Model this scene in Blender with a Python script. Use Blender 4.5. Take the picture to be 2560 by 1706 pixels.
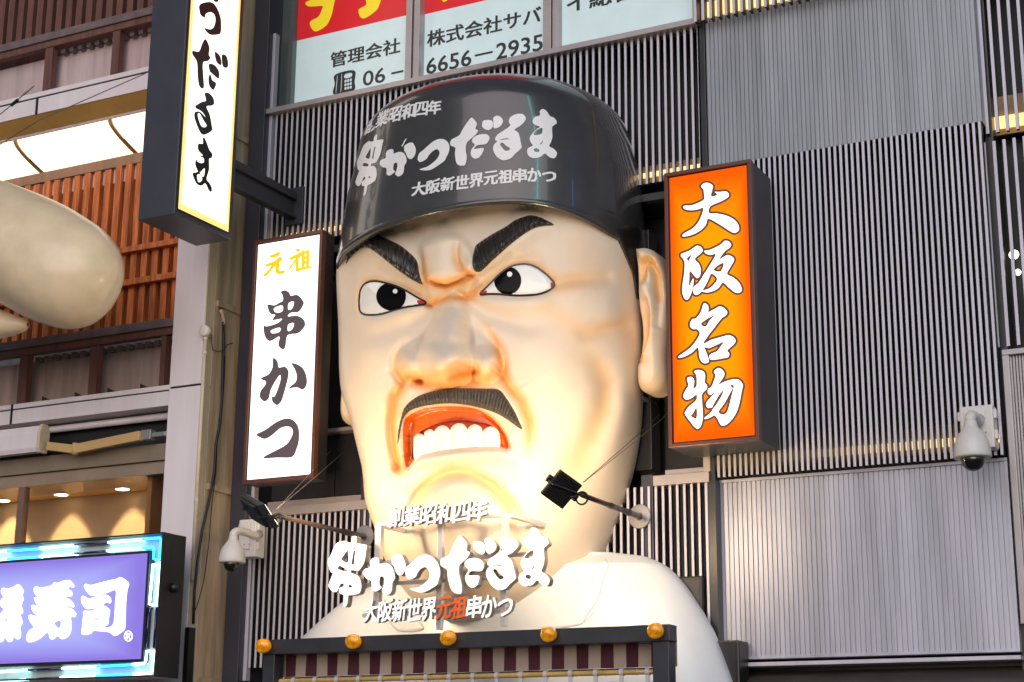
import bpy, bmesh, math, random
import numpy as np
from mathutils import Vector, Matrix
from mathutils.bvhtree import BVHTree
random.seed(7); np.random.seed(7)
SC = bpy.context.scene
for o in list(bpy.data.objects): bpy.data.objects.remove(o)
COL = SC.collection

# ------------------------------------------------------------------ camera, world, sun, exposure
FOC, CX, CY = 4181.0, 1280.0, 853.0
YAW, PITCH, ROLL = math.radians(27.687), math.radians(14.843), math.radians(0.424)
FW = Vector((-math.sin(YAW)*math.cos(PITCH), math.cos(YAW)*math.cos(PITCH), math.sin(PITCH)))
R0 = FW.cross(Vector((0, 0, 1))).normalized(); U0 = R0.cross(FW)
RT = R0*math.cos(ROLL)+U0*math.sin(ROLL); UP = U0*math.cos(ROLL)-R0*math.sin(ROLL)
CAM = Vector((0, 0, 4.93)) - FW*13.0
cd = bpy.data.cameras.new('camera'); cam = bpy.data.objects.new('camera', cd); COL.objects.link(cam)
cd.sensor_width = 36; cd.lens = FOC/2560*36; cd.clip_end = 500; cd.clip_start = .1
M = Matrix((RT, UP, -FW)).transposed().to_4x4(); M.translation = CAM
cam.matrix_world = M; SC.camera = cam

W = bpy.data.worlds.new("World"); SC.world = W; W.use_nodes = True
wn = W.node_tree.nodes; bg = wn['Background']
sky = wn.new('ShaderNodeTexSky'); sky.sky_type = 'NISHITA'; sky.sun_disc = False
SUN_EL, SUN_AZ = math.radians(20), math.radians(163)
sky.sun_elevation = SUN_EL; sky.sun_rotation = SUN_AZ
W.node_tree.links.new(sky.outputs[0], bg.inputs[0]); bg.inputs[1].default_value = 0.06
sl = bpy.data.lights.new('sun', 'SUN'); sl.energy = 1.45; sl.angle = math.radians(60); sl.color = (1.0, .90, .96)
so = bpy.data.objects.new('sun', sl); COL.objects.link(so)
sdir = Vector((math.sin(SUN_AZ)*math.cos(SUN_EL), math.cos(SUN_AZ)*math.cos(SUN_EL), math.sin(SUN_EL)))
so.rotation_euler = sdir.to_track_quat('Z', 'Y').to_euler()
SC.view_settings.view_transform = 'Standard'; SC.view_settings.look = 'None'
SC.view_settings.exposure = 0; SC.view_settings.gamma = 1
SC.cycles.max_bounces = 6

# ------------------------------------------------------------------ measuring helpers (photo pixel -> point on a real plane)
def ray(px, py): return (FW*FOC + RT*(px-CX) - UP*(py-CY)).normalized()
def P(px, py, Y): d = ray(px, py); return CAM + d*((Y-CAM.y)/d.y)
def PX(px, py, X): d = ray(px, py); return CAM + d*((X-CAM.x)/d.x)
RTn, UPn, FWn, CAMn = (np.array(v) for v in (RT, UP, FW, CAM))
def proj(p):
    q = np.asarray(p)-CAMn; w = q@FWn
    return np.stack([CX+FOC*(q@RTn)/w, CY-FOC*(q@UPn)/w], -1)
def lerp(a, b, t): return a+(b-a)*t

# ------------------------------------------------------------------ materials
MATS = {}
def mat(name, col, rough=.5, metal=0., emit=None, es=0., var=.12, scale=3., bump=0., bscale=40., coat=0., spec=.5, attr=None, streak=False):
    if name in MATS: return MATS[name]
    m = bpy.data.materials.new(name); m.use_nodes = True; nt = m.node_tree; N, L = nt.nodes, nt.links
    b = N['Principled BSDF']; b.inputs['Roughness'].default_value = rough; b.inputs['Metallic'].default_value = metal
    b.inputs['Specular IOR Level'].default_value = spec; b.inputs['Coat Weight'].default_value = coat
    b.inputs['Coat Roughness'].default_value = .12
    tc = N.new('ShaderNodeTexCoord'); nz = N.new('ShaderNodeTexNoise'); nz.inputs['Scale'].default_value = scale
    nz.inputs['Detail'].default_value = 6; nz.inputs['Roughness'].default_value = .6
    mp = N.new('ShaderNodeMapping'); L.new(tc.outputs['Object'], mp.inputs['Vector'])
    if streak: mp.inputs['Scale'].default_value = (4, 4, .35)
    L.new(mp.outputs[0], nz.inputs['Vector'])
    mx = N.new('ShaderNodeMix'); mx.data_type = 'RGBA'; mx.blend_type = 'MULTIPLY'; mx.inputs[0].default_value = 1
    rp = N.new('ShaderNodeMapRange'); rp.inputs[1].default_value = .3; rp.inputs[2].default_value = .7
    rp.inputs[3].default_value = 1-var; rp.inputs[4].default_value = 1+var*.5
    L.new(nz.outputs[0], rp.inputs[0]); L.new(rp.outputs[0], mx.inputs[7])
    if attr:
        at = N.new('ShaderNodeAttribute'); at.attribute_name = attr; L.new(at.outputs['Color'], mx.inputs[6])
    else: mx.inputs[6].default_value = (*col, 1)
    L.new(mx.outputs[2], b.inputs['Base Color'])
    r2 = N.new('ShaderNodeMapRange'); r2.inputs[3].default_value = max(.02, rough*.8); r2.inputs[4].default_value = min(1, rough*1.2)
    L.new(nz.outputs[0], r2.inputs[0]); L.new(r2.outputs[0], b.inputs['Roughness'])
    if emit is not None:
        b.inputs['Emission Color'].default_value = (*emit, 1); b.inputs['Emission Strength'].default_value = es
    if bump:
        n2 = N.new('ShaderNodeTexNoise'); n2.inputs['Scale'].default_value = bscale; n2.inputs['Detail'].default_value = 4
        L.new(mp.outputs[0], n2.inputs['Vector'])
        bp = N.new('ShaderNodeBump'); bp.inputs['Strength'].default_value = bump; bp.inputs['Distance'].default_value = .01
        L.new(n2.outputs[0], bp.inputs['Height']); L.new(bp.outputs[0], b.inputs['Normal'])
    MATS[name] = m; return m
def S(r, g, b):
    f = lambda c: (c/255/12.92 if c/255 <= .04045 else ((c/255+.055)/1.055)**2.4)
    return (f(r), f(g), f(b))

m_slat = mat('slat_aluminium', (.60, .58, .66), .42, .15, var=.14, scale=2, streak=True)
m_slat_shade = mat('slat_side_shade', (.018, .018, .02), .5, var=.2)  # sides of the slats, their shade put into a near-black colour
m_rib = mat('ribbed_metal', (.50, .50, .58), .40, .25, var=.26, scale=1.8, streak=True, bump=.35, bscale=2.2)
m_black = mat('black_backing', (.012, .012, .014), .5, var=.3)
m_dark = mat('dark_cladding', (.025, .025, .03), .3, var=.3)
m_navy = mat('navy_post', (.055, .055, .075), .35, .2)
m_frame = mat('window_frame_metal', (.47, .415, .41), .4, .4)
m_beige = mat('beige_cladding', (.55, .47, .36), .6, var=.22, scale=2, streak=True)
m_tan = mat('dirty_return_wall', (.58, .44, .30), .7, var=.45, scale=2.5, streak=True, bump=.15)
m_green = mat('green_grey_strip', (.66, .63, .52), .6, var=.4, scale=3, streak=True)
m_lav = mat('pale_lavender_panel', (.80, .745, .79), .35, var=.07, scale=2, streak=True)
m_wood = mat('weathered_brown_timber', (.16, .07, .055), .65, var=.4, scale=6, streak=True, bump=.2)
m_orange = mat('orange_painted_timber', (.60, .17, .045), .6, var=.65, scale=7, streak=True, bump=.2)
m_greytim = mat('grey_weathered_timber', (.17, .13, .13), .7, var=.4, scale=6, bump=.2)
m_pink = mat('pinkish_plaster', (.55, .44, .44), .8, var=.25, scale=2.5, streak=True)
m_ochre = mat('ochre_soffit', (.55, .34, .10), .6, var=.2)
m_steel = mat('dark_grey_steel', (.045, .047, .058), .38, .3, var=.25)
m_bladegrey = mat('blade_sign_grey', (.07, .073, .09), .4, .3, var=.12)
m_blackp = mat('black_plastic', (.012, .012, .012), .38, var=.3)
m_white = mat('white_plastic', (.72, .69, .66), .4, var=.1)
m_cream = mat('cream_pipe', (.62, .55, .42), .45, var=.15)
m_brownf = mat('brown_sign_frame', (.13, .05, .035), .35, .2, var=.2)
m_signside = mat('sign_side_dark', (.025, .023, .024), .4, .2)
m_galv = mat('galvanised_bracket', (.38, .36, .37), .42, .7, var=.2)
m_cable = mat('black_cable', (.015, .014, .013), .5)
m_wire = mat('steel_wire', (.2, .17, .14), .4, .8)
m_glassdark = mat('dark_dome_glass', (.01, .01, .012), .06, coat=1)
m_asph = mat('asphalt', (.05, .05, .05), .8, var=.3, scale=20, bump=.3)

# ------------------------------------------------------------------ mesh helpers
class MB:
    def __init__(s): s.v = []; s.f = []; s.m = []
    def add(s, vs, fs, mi=0):
        o = len(s.v); s.v += [tuple(p) for p in vs]; s.f += [tuple(i+o for i in f) for f in fs]; s.m += [mi]*len(fs)
    def box(s, x0, x1, y0, y1, z0, z1, mi=0):
        if x0 > x1: x0, x1 = x1, x0
        if y0 > y1: y0, y1 = y1, y0
        if z0 > z1: z0, z1 = z1, z0
        vs = [(x, y, z) for z in (z0, z1) for y in (y0, y1) for x in (x0, x1)]
        s.add(vs, [(0, 2, 3, 1), (4, 5, 7, 6), (0, 1, 5, 4), (2, 6, 7, 3), (0, 4, 6, 2), (1, 3, 7, 5)], mi)
    def tube(s, pts, r, n=10, mi=0, cap=True):
        pts = [Vector(p) for p in pts]; rr = r if isinstance(r, (list, tuple)) else [r]*len(pts)
        vs = []; fs = []; a = None
        for i, p in enumerate(pts):
            t = (pts[min(i+1, len(pts)-1)]-pts[max(i-1, 0)]).normalized()
            if a is None: a = t.cross(Vector((0, 0, 1)) if abs(t.z) < .9 else Vector((1, 0, 0))).normalized()
            else: a = (a - t*a.dot(t)).normalized()
            b = t.cross(a)
            for k in range(n):
                w = 2*math.pi*k/n; vs.append(p+a*(rr[i]*math.cos(w))+b*(rr[i]*math.sin(w)))
        for i in range(len(pts)-1):
            for k in range(n):
                k2 = (k+1) % n; fs.append((i*n+k, i*n+k2, (i+1)*n+k2, (i+1)*n+k))
        if cap: fs.append(tuple(reversed(range(n)))); fs.append(tuple(range((len(pts)-1)*n, len(pts)*n)))
        s.add(vs, fs, mi)
    def lathe(s, prof, org, axis=(0, 0, 1), n=24, mi=0):
        ax = Vector(axis).normalized(); a = ax.orthogonal().normalized(); b = ax.cross(a); org = Vector(org)
        vs = []; fs = []
        for r, h in prof:
            for k in range(n):
                w = 2*math.pi*k/n; vs.append(org+ax*h+a*(r*math.cos(w))+b*(r*math.sin(w)))
        for i in range(len(prof)-1):
            for k in range(n):
                k2 = (k+1) % n; fs.append((i*n+k, i*n+k2, (i+1)*n+k2, (i+1)*n+k))
        s.add(vs, fs, mi)
    def prism(s, poly, y0, y1, mi=0):      # poly of (x,z), extruded along Y
        n = len(poly); vs = [(x, y0, z) for x, z in poly]+[(x, y1, z) for x, z in poly]
        s.add(vs, [tuple(range(n)), tuple(reversed(range(n, 2*n)))]+[(i, i+n, (i+1) % n+n, (i+1) % n) for i in range(n)], mi)
    def obox(s, c, ax, ay, az, mi=0):      # oriented box: centre and three half axes
        c, ax, ay, az = map(Vector, (c, ax, ay, az))
        vs = [c+ax*i+ay*j+az*k for k in (-1, 1) for j in (-1, 1) for i in (-1, 1)]
        s.add(vs, [(0, 2, 3, 1), (4, 5, 7, 6), (0, 1, 5, 4), (2, 6, 7, 3), (0, 4, 6, 2), (1, 3, 7, 5)], mi)
    def build(s, name, mats, parent=None, smooth=False, bevel=0., fix=True):
        me = bpy.data.meshes.new(name); me.from_pydata(s.v, [], s.f)
        mats = mats if isinstance(mats, (list, tuple)) else [mats]
        for m in mats: me.materials.append(m)
        me.polygons.foreach_set('material_index', s.m)
        if fix or bevel:
            bm = bmesh.new(); bm.from_mesh(me)
            if fix: bmesh.ops.recalc_face_normals(bm, faces=bm.faces)
            if bevel:
                bmesh.ops.bevel(bm, geom=[e for e in bm.edges if e.is_manifold and e.calc_face_angle(0) > .7], offset=bevel, segments=2, profile=.6, affect='EDGES', clamp_overlap=True)
            bm.to_mesh(me); bm.free()
        if smooth: me.polygons.foreach_set('use_smooth', [True]*len(me.polygons))
        return link(name, me, parent)
def link(name, me, parent=None):
    o = bpy.data.objects.new(name, me); COL.objects.link(o)
    if parent is not None:
        o.parent = parent; w = parent.location.copy(); q = parent.parent
        while q is not None: w += q.location; q = q.parent
        o.location = (0, 0, 0)
        if isinstance(me, bpy.types.Mesh): me.transform(Matrix.Translation(-w))
    return o
def thing(name, label, cat, loc, group=None):
    o = bpy.data.objects.new(name, None); o.empty_display_size = .2; COL.objects.link(o)
    o.location = loc; tag(o, label, cat, group); return o
def tag(o, label, cat, group=None):
    o['label'] = label; o['category'] = cat
    if group: o['group'] = group
    return o

# ------------------------------------------------------------------ lettering: outline -> filled grid mesh
def smooth(pts, n=4):
    p = np.array(pts, float); out = []; N = len(p)
    for i in range(N):
        a, b, c, d = p[i-1], p[i], p[(i+1) % N], p[(i+2) % N]
        for k in range(n):
            t = k/n
            out.append(.5*((2*b)+(c-a)*t+(2*a-5*b+4*c-d)*t*t+(3*b-a-3*c+d)*t**3))
    return np.array(out)
def sdf(poly, X, Y):
    d = np.full(X.shape, 1e18); ins = np.zeros(X.shape, bool); n = len(poly)
    for i in range(n):
        x0, y0 = poly[i]; x1, y1 = poly[(i+1) % n]; ex, ey = x1-x0, y1-y0; l = ex*ex+ey*ey
        if l < 1e-9: continue
        t = np.clip(((X-x0)*ex+(Y-y0)*ey)/l, 0, 1); d = np.minimum(d, (X-x0-t*ex)**2+(Y-y0-t*ey)**2)
        c = (y0 > Y) != (y1 > Y)
        if y0 != y1: ins ^= c & (X < x0+(Y-y0)*ex/ey)
    d = np.sqrt(d); return np.where(ins, -d, d)
def field(outer, holes, X, Y, sm=True):
    F = np.full(X.shape, 1e9)
    for p in outer: F = np.minimum(F, sdf(smooth(p) if sm else np.array(p, float), X, Y))
    for p in holes: F = np.maximum(F, -sdf(smooth(p, 3) if sm else np.array(p, float), X, Y))
    return F
def fill(fn, bbox, cell):
    x0, y0, x1, y1 = bbox; nx = int((x1-x0)/cell)+2; ny = int((y1-y0)/cell)+2
    X, Y = np.meshgrid(x0+np.arange(nx)*cell, y0+np.arange(ny)*cell, indexing='ij'); F = fn(X, Y)
    vid = {}; vs = []; fs = []
    def vert(key, x, y):
        if key not in vid: vid[key] = len(vs); vs.append((x, y))
        return vid[key]
    IN = F < 0
    act = IN[:-1, :-1] | IN[1:, :-1] | IN[:-1, 1:] | IN[1:, 1:]
    for i, j in zip(*np.nonzero(act)):
        cs = ((i, j), (i+1, j), (i+1, j+1), (i, j+1)); f = []
        for k in range(4):
            a, b = cs[k], cs[(k+1) % 4]; fa, fb = F[a], F[b]
            if fa < 0: f.append(vert(a, X[a], Y[a]))
            if (fa < 0) != (fb < 0):
                t = fa/(fa-fb); t = min(max(t, .02), .98)
                f.append(vert((min(a, b), max(a, b)), X[a]+(X[b]-X[a])*t, Y[a]+(Y[b]-Y[a])*t))
        if len(f) > 2: fs.append(tuple(f))
    return np.array(vs).reshape(-1, 2), fs
def bbox_of(polys, pad):
    a = np.concatenate([np.array(p, float) for p in polys]); return (*(a.min(0)-pad), *(a.max(0)+pad))
def edges_of(fs):
    cnt = {}
    for f in fs:
        for k in range(len(f)):
            a, b = f[k], f[(k+1) % len(f)]; key = (min(a, b), max(a, b)); cnt[key] = None if key in cnt else (a, b)
    return [e for e in cnt.values() if e]
def letter(mb, outer, holes, crop, place, cell, grow=0., depth=None, mi=0, side=1):
    """outline in a crop's pixels -> mesh through place(px,py); depth = vector for the walls"""
    sc, ox, oy = crop
    vs, fs = fill(lambda X, Y: field(outer, holes, X, Y)-grow, bbox_of(outer, grow+cell*2), cell)
    pts = [Vector(place(ox+sc*u, oy+sc*v)) for u, v in vs]
    mb.add(pts, fs, mi)
    if depth is not None:
        E_ = edges_of(fs); back = [p+Vector(depth) for p in pts]; n = len(pts)
        mb.add(pts+back, [(a, a+n, b+n, b) for a, b in E_], side)
        mb.add(back, [tuple(reversed(f)) for f in fs], side)
TXT = {}
def text_pts(body, bold=0.):
    k = (body, bold)
    if k in TXT: return TXT[k]
    cu = bpy.data.curves.new('t', 'FONT'); cu.body = body; cu.offset = bold; cu.resolution_u = 3
    ob = bpy.data.objects.new('t', cu); COL.objects.link(ob)
    me = bpy.data.meshes.new_from_object(ob.evaluated_get(bpy.context.evaluated_depsgraph_get()))
    bm = bmesh.new(); bm.from_mesh(me); bmesh.ops.remove_doubles(bm, verts=bm.verts, dist=1e-4)
    bm.verts.index_update()
    v = np.array([p.co[:2] for p in bm.verts]); f = [tuple(q.index for q in p.verts) for p in bm.faces]; bm.free()
    bpy.data.objects.remove(ob); bpy.data.meshes.remove(me); v = (v-v.min(0))/(v.max(0)-v.min(0)); TXT[k] = (v, f); return v, f
def text(mb, body, place, depth=None, bold=.0, mi=0, side=1, wob=0.):
    """text stretched over the unit square, mapped through place(s,t)"""
    if bold:
        for k, (dx, dy) in enumerate(((-1, -.6), (1, .6), (-1, .6), (1, -.6))):
            n = len(body); pl2 = lambda u, t, dx=dx, dy=dy, k=k: Vector(place(u+dx*bold*.55/n, t+dy*bold*.55)) + (Vector((0, .0006*k, 0)) if depth is None else Vector(depth)*(.01*k))
            text(mb, body, pl2, depth, 0, mi, side, wob)
        return
    v, f = text_pts(body, bold)
    pts = [Vector(place(s+wob*math.sin(9*t+20*s)*.02, t+wob*math.sin(31*s+5*t)*.03)) for s, t in v]
    mb.add(pts, f, mi)
    if depth is not None:
        n = len(pts); back = [p+Vector(depth) for p in pts]
        mb.add(pts+back, [(a, a+n, b+n, b) for a, b in edges_of(f)], side); mb.add(back, [tuple(reversed(q)) for q in f], side)
def quad(a, b, c, d):   # bottom-left, bottom-right, top-left, top-right pixels -> bilinear pixel map
    a, b, c, d = map(np.array, (a, b, c, d))
    return lambda s, t: (1-t)*((1-s)*a+s*b)+t*((1-s)*c+s*d)

# ------------------------------------------------------------------ the setting
g = MB(); g.box(-60, 60, -60, 20, -.3, 0); o = g.build('street', m_asph); o['kind'] = 'structure'

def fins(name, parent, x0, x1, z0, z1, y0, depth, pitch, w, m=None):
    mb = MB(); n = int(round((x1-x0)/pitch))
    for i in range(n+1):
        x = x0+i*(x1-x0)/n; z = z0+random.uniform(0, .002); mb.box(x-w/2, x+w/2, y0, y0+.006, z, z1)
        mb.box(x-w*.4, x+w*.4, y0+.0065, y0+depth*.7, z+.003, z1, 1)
    return mb.build(name, [m_slat, m_slat_shade], parent)
def ribs(name, parent, x0, x1, z0, z1, y0, thick, pitch, groove=.006, gd=.012, m=None):
    mb = MB(); n = int(round((x1-x0)/pitch)); p = (x1-x0)/n; prof = []
    for i in range(n):
        a = x0+i*p; prof += [(a, y0+gd), (a+groove, y0+gd), (a+groove*1.3, y0), (a+p*.985, y0)]
    prof.append((x1, y0+gd)); k = len(prof)
    vs = [(x, y, z0) for x, y in prof]+[(x, y, z1) for x, y in prof]
    mb.add(vs, [(i, i+1, i+1+k, i+k) for i in range(k-1)])
    mb.box(x0, x1, y0+gd+.001, y0+thick, z0, z1)
    return mb.build(name, m or m_rib, parent, fix=False)

# ---- the slatted commercial building (front plane Y = 0)
bld = thing('commercial_building', 'dark commercial building with silver vertical slat screens and ribbed metal panels behind the giant head', 'building', (1, 0, 0))
zs = P(662, 287, 0).z; zs = (zs+P(1741, 67, 0).z)/2
xl, xr = P(662, 300, 0).x, P(1745, 90, 0).x
xA, xB = P(1766, 200, 0).x, P(2452, 260, 0).x
zfb = P(1600, 463, 0).z; zrail = (P(614, 1288, 0).z+P(1771, 1187, 0).z)/2
zlow = P(612, 1671, 0).z
zmid = P(1898, 404, 0).z; zmid = (zmid+P(2432, 300, 0).z)/2
zmb = (P(1780, 1188, 0).z+P(2395, 1154, 0).z)/2
ztf = P(1763, 51, -.12).z
XL, XR = P(625, 500, -.05).x-.02, 6.0
w = MB(); w.box(XL+.1, XR, .42, .6, 0, 12); w.build('wall', m_black, bld)
w = MB(); w.box(XL, P(661, 300, -.08).x, -.08, .42, 0, 12); w.build('corner_post', m_navy, bld, bevel=.005)
for k, (a, b, y) in enumerate(((1746, 1765, .0), (2456, 2476, .16))):
    w = MB(); w.box(P(a, 250, y).x, P(b, 250, y).x, y, .42, 0, 12); w.build('corner_post', m_dark, bld, bevel=.004)
# light strip edge next to the corner post
w = MB(); w.box(P(662, 400, -.01).x, P(675, 400, -.01).x, -.01, .05, zlow-.1, zfb+2); w.build('edge_trim', m_slat, bld, bevel=.003)
# slat screens
PT = .0555
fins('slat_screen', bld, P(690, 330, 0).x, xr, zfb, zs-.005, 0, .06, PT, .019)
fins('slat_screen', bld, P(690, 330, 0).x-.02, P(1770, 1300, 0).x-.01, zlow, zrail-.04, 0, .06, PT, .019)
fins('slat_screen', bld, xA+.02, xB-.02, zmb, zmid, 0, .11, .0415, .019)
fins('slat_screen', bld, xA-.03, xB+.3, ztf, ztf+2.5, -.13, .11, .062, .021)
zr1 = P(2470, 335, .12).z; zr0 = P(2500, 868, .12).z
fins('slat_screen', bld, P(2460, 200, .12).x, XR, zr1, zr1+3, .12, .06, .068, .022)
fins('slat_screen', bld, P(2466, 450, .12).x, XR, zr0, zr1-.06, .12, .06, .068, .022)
# ribbed panels
ribs('ribbed_panel', bld, xA, xB, zmid+.001, 12, 0, .13, .0335, m=mat('ribbed_metal_dimmed', (.34, .355, .395), .4, .25, var=.26, scale=1.8, streak=True, bump=.35, bscale=2.2))  # upper panel darkened in colour for light that falls off with height
xC, xD = P(1797, 1300, .1).x, P(2527, 1400, .1).x
zp1 = P(2147, 1182, .1).z; zp0 = (P(1900, 1640, .1).z+P(2540, 1622, .1).z)/2
ribs('ribbed_panel', bld, xC, xD, zp0, zp1, .1, .1, .0355)
w = MB(); t = .022
w.box(xC-t, xC, .09, .2, zp0, zp1); w.box(xD, xD+t, .09, .2, zp0, zp1)
w.box(xC-t, xD+t, .085, .2, zp0-t, zp0); w.box(xC-t, xD+t, .085, .2, zp1, zp1+t)
w.build('panel_frame', m_rib, bld, bevel=.002)
w = MB(); za = P(2200, 1640, .06).z; zb = P(2200, 1656, .06).z; w.box(P(1850, 1650, .06).x, P(2552, 1645, .06).x, .06, .3, zb-.005, za-.02); w.build('ledge', m_slat, bld, bevel=.003)
w = MB(); w.box(xC-.05, XR, .3, .42, 0, zb+.04); w.build('wall', m_dark, bld)
w = MB(); w.add([(xC, .28, zb-.03), (XR, .28, zb-.03), (XR, -.25, zb-.19), (xC, -.25, zb-.19), (xC, .28, zb-.05), (XR, .28, zb-.05), (XR, -.25, zb-.21), (xC, -.25, zb-.21)],
      [(0, 3, 2, 1), (4, 5, 6, 7), (0, 1, 5, 4), (2, 3, 7, 6), (1, 2, 6, 5), (0, 4, 7, 3)])
for i in range(30): x = xC+i*.085; w.box(x, x+.012, -.2, -.19, zb-.22, zb-.17)
w.build('awning', mat('awning_brown', (.10, .085, .075), .5, .3, var=.3), bld)
# ledges and rails
w = MB(); w.box(P(655, 300, -.06).x, xr+.02, -.06, .1, zs-.012, zs+.035); w.build('ledge', m_frame, bld, bevel=.004)
w = MB(); w.box(P(608, 1290, -.03).x, P(930, 1260, -.03).x, -.03, .12, zrail-.045, zrail+.03); w.build('ledge', m_frame, bld, bevel=.004)
w = MB(); w.box(P(1632, 1200, -.03).x, P(1772, 1187, -.03).x, -.03, .12, zrail-.045, zrail+.03); w.build('ledge', m_frame, bld, bevel=.004)
w = MB(); w.box(P(1668, 1195, .14).x, P(1768, 1180, .14).x, .1, .3, zrail+.05, zrail+.09)
w.build('ledge', m_frame, bld, bevel=.004)
w = MB(); w.box(P(668, 1272, .1).x, P(930, 1250, .1).x, .1, .3, zrail+.045, zrail+.10); w.build('ledge', m_frame, bld, bevel=.004)
w = MB(); w.box(P(1758, 1150, .0).x, P(1776, 1150, .0).x, -.005, .3, zrail+.035, zrail+.3); w.build('ledge', m_frame, bld, bevel=.004)
# dark glossy cladding between the two floors, with screws
w = MB(); x0 = P(680, 1200, .13).x
for a, b in ((0, .62), (.63, 1.3), (1.31, 2.2), (2.21, 3.42)): w.box(x0+a, x0+b, .13, .3, zrail+.11, zrail+.62)
w.box(x0, x0+3.42, .13, .3, zrail+.65, zfb-.32); w.build('cladding_panel', m_dark, bld, bevel=.004)
w = MB(); w.box(x0, x0+3.4, .02, .3, zrail+.62, zrail+.65); w.build('ledge', m_frame, bld, bevel=.003)
w = MB(); w.box(x0-.05, xr, .0, .42, zfb-.14, zfb-.08); w.build('ledge', m_dark, bld, bevel=.003)
w = MB(); w.box(P(903, 1200, .02).x, P(928, 1200, .02).x, .02, .14, zlow, zrail+.6); w.build('corner_post', m_navy, bld, bevel=.004)
w = MB(); w.box(P(1603, 1250, .02).x, P(1632, 1250, .02).x, .02, .14, zlow-.3, zrail+.05); w.build('corner_post', m_navy, bld, bevel=.004)
# warm strips of light behind the slats
m_warm = mat('warm_strip_light', (.8, .6, .3), .5, emit=(1, .62, .22), es=1.5)
m_warmback = mat('warm_lit_backing', (.42, .30, .17), .5, var=.35, scale=9)
def strip(x0, x1, z, y, h=.10):
    s = MB(); s.box(x0, x1, y, y+.015, z, z+h*.35); s.build('light_strip', m_warm, bld)
    s = MB(); s.box(x0, x1, y+.05, y+.08, z-.03, z+h); s.build('light_trough', m_warmback, bld)
zwm = P(1790, 1165, .2).z
strip(xA+.02, xB-.05, zwm, .2, .16)
zwl = P(1640, 440, .2).z
strip(P(690, 600, .2).x, P(1755, 430, .2).x, zwl, .2, .11)
strip(xA-.02, xB+.3, P(1900, 20, .02).z, -.015, .35)
strip(P(2462, 330, .25).x, XR, P(2480, 325, .25).z, .25, .26)
ml = mat('interior_lamp_white', (1, 1, 1), .3, emit=(1, .9, .75), es=4)
for px, py, r in ((2537, 640, .035), (2547, 684, .022)):
    s = MB(); s.lathe([(0, 0), (r*.8, .01), (r, .03), (r*.8, .05), (0, .06)], P(px, py, .33), (0, -1, 0), 14); s.build('interior_lamp', ml, bld, smooth=True)
# window band at the top
win = MB(); zt = zs+2.2
def fx(px, py, y=0.): return P(px, py, y).x
win.box(fx(664, 250), fx(677, 250), -.03, .12, zs+.036, zt); wo = win.build('window', m_frame, bld, bevel=.003)
for a_, b_, q in ((1016, 1031, 190), (1036, 1050, 190), (1361, 1381, 130), (1385, 1397, 130), (1735, 1747, 60)):
    s = MB(); s.box(fx(a_, q), fx(b_, q), -.03, .12, zs+.036, zt); s.build('mullion', m_frame, wo, bevel=.003)
m_reveal = mat('greenish_reveal', (.12, .15, .145), .25, .2)
s = MB(); s.box(fx(677, 250, .12), fx(1740, 60, .12), .12, .16, zs+.036, zt); s.build('pane', m_reveal, wo)
s = MB(); s.box(fx(716, 250, .0), fx(726, 250, .0), .0, .1, zs+.036, zt); s.build('frame', m_reveal, wo)
# roof-level mass so that the block reads as a building from the side
s = MB(); s.box(XL, XR, .6, 6, 0, 12.2); s.build('core_wall', m_dark, bld)
# shutter cabinet at the far right
cab = thing('shutter_cabinet', 'pale grey metal cabinet with vertical ribs at the right edge of the slat wall', 'cabinet', P(2540, 1500, .05))
y = .05; xa = P(2512, 1000, y).x; z1 = P(2530, 872, y).z; z0 = P(2560, 1560, y).z
s = MB(); s.box(xa, XR, y, y+.2, z1-.04, z1); s.box(xa, xa+.045, y, y+.2, z0, z1-.04); s.build('frame', m_galv, cab, bevel=.004)
s = MB(); n = 60
for i in range(n): s.box(xa+.046+i*.02, xa+.046+i*.02+.011, y+.03, y+.06, z0, z1-.041)
s.box(xa+.046, XR, y+.061, y+.1, z0, z1-.041); s.build('shutter', m_galv, cab)

# ---- window posters
def sticker(name, base, e, es=.42): return mat(name, base, .35, emit=e, es=es, var=.08, scale=5)
m_pcy = sticker('poster_pale_cyan', S(188, 206, 208), S(200, 218, 222), .36)
m_pred = sticker('poster_red', S(190, 30, 35), S(205, 32, 38), .42)
m_pyel = sticker('poster_yellow', S(225, 200, 40), S(235, 205, 40), .40)
m_pblk = mat('poster_black_ink', (.035, .035, .033), .4)
YP = .06
def poster(label, x0, x1, redz=None):
    t = thing('window_poster', label, 'poster', ((x0+x1)/2, YP, zs+.04), 'printed posters in the upper windows')
    s = MB(); s.box(x0, x1, YP, YP+.01, zs+.037, redz or zt); s.build('sheet', m_pcy, t)
    if redz: s = MB(); s.box(x0, x1, YP-.001, YP+.01, redz, zt); s.build('red_band', m_pred, t)
    return t
def ptext(par, body, bl, br, h, bold=.02, y=YP-.004):
    a, b = P(*bl, y), P(*br, y); z = (a.z+b.z)/2; hh = h/325.
    s = MB(); text(s, body, lambda u, v: (lerp(a.x, b.x, u), y, z+hh*v), bold=bold); return s.build('lettering', m_pblk, par, fix=False)
C4 = (.3634, 600, 0); C5 = (.3634, 1200, 0)
pl = lambda px, py: P(px, py, YP-.004)
zr_ = (P(734, 101, YP).z+P(1013, 43, YP).z)/2
t1 = poster('poster with red band above the management company name and 06 telephone number', fx(733, 200, YP), fx(1013, 180, YP), zr_)
ptext(t1, '管理会社', (826, 168), (999, 134), 46, .04); ptext(t1, '06', (907, 216), (962, 205), 44, .03); ptext(t1, '－', (978, 187), (1008, 180), 6, .0)
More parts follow.
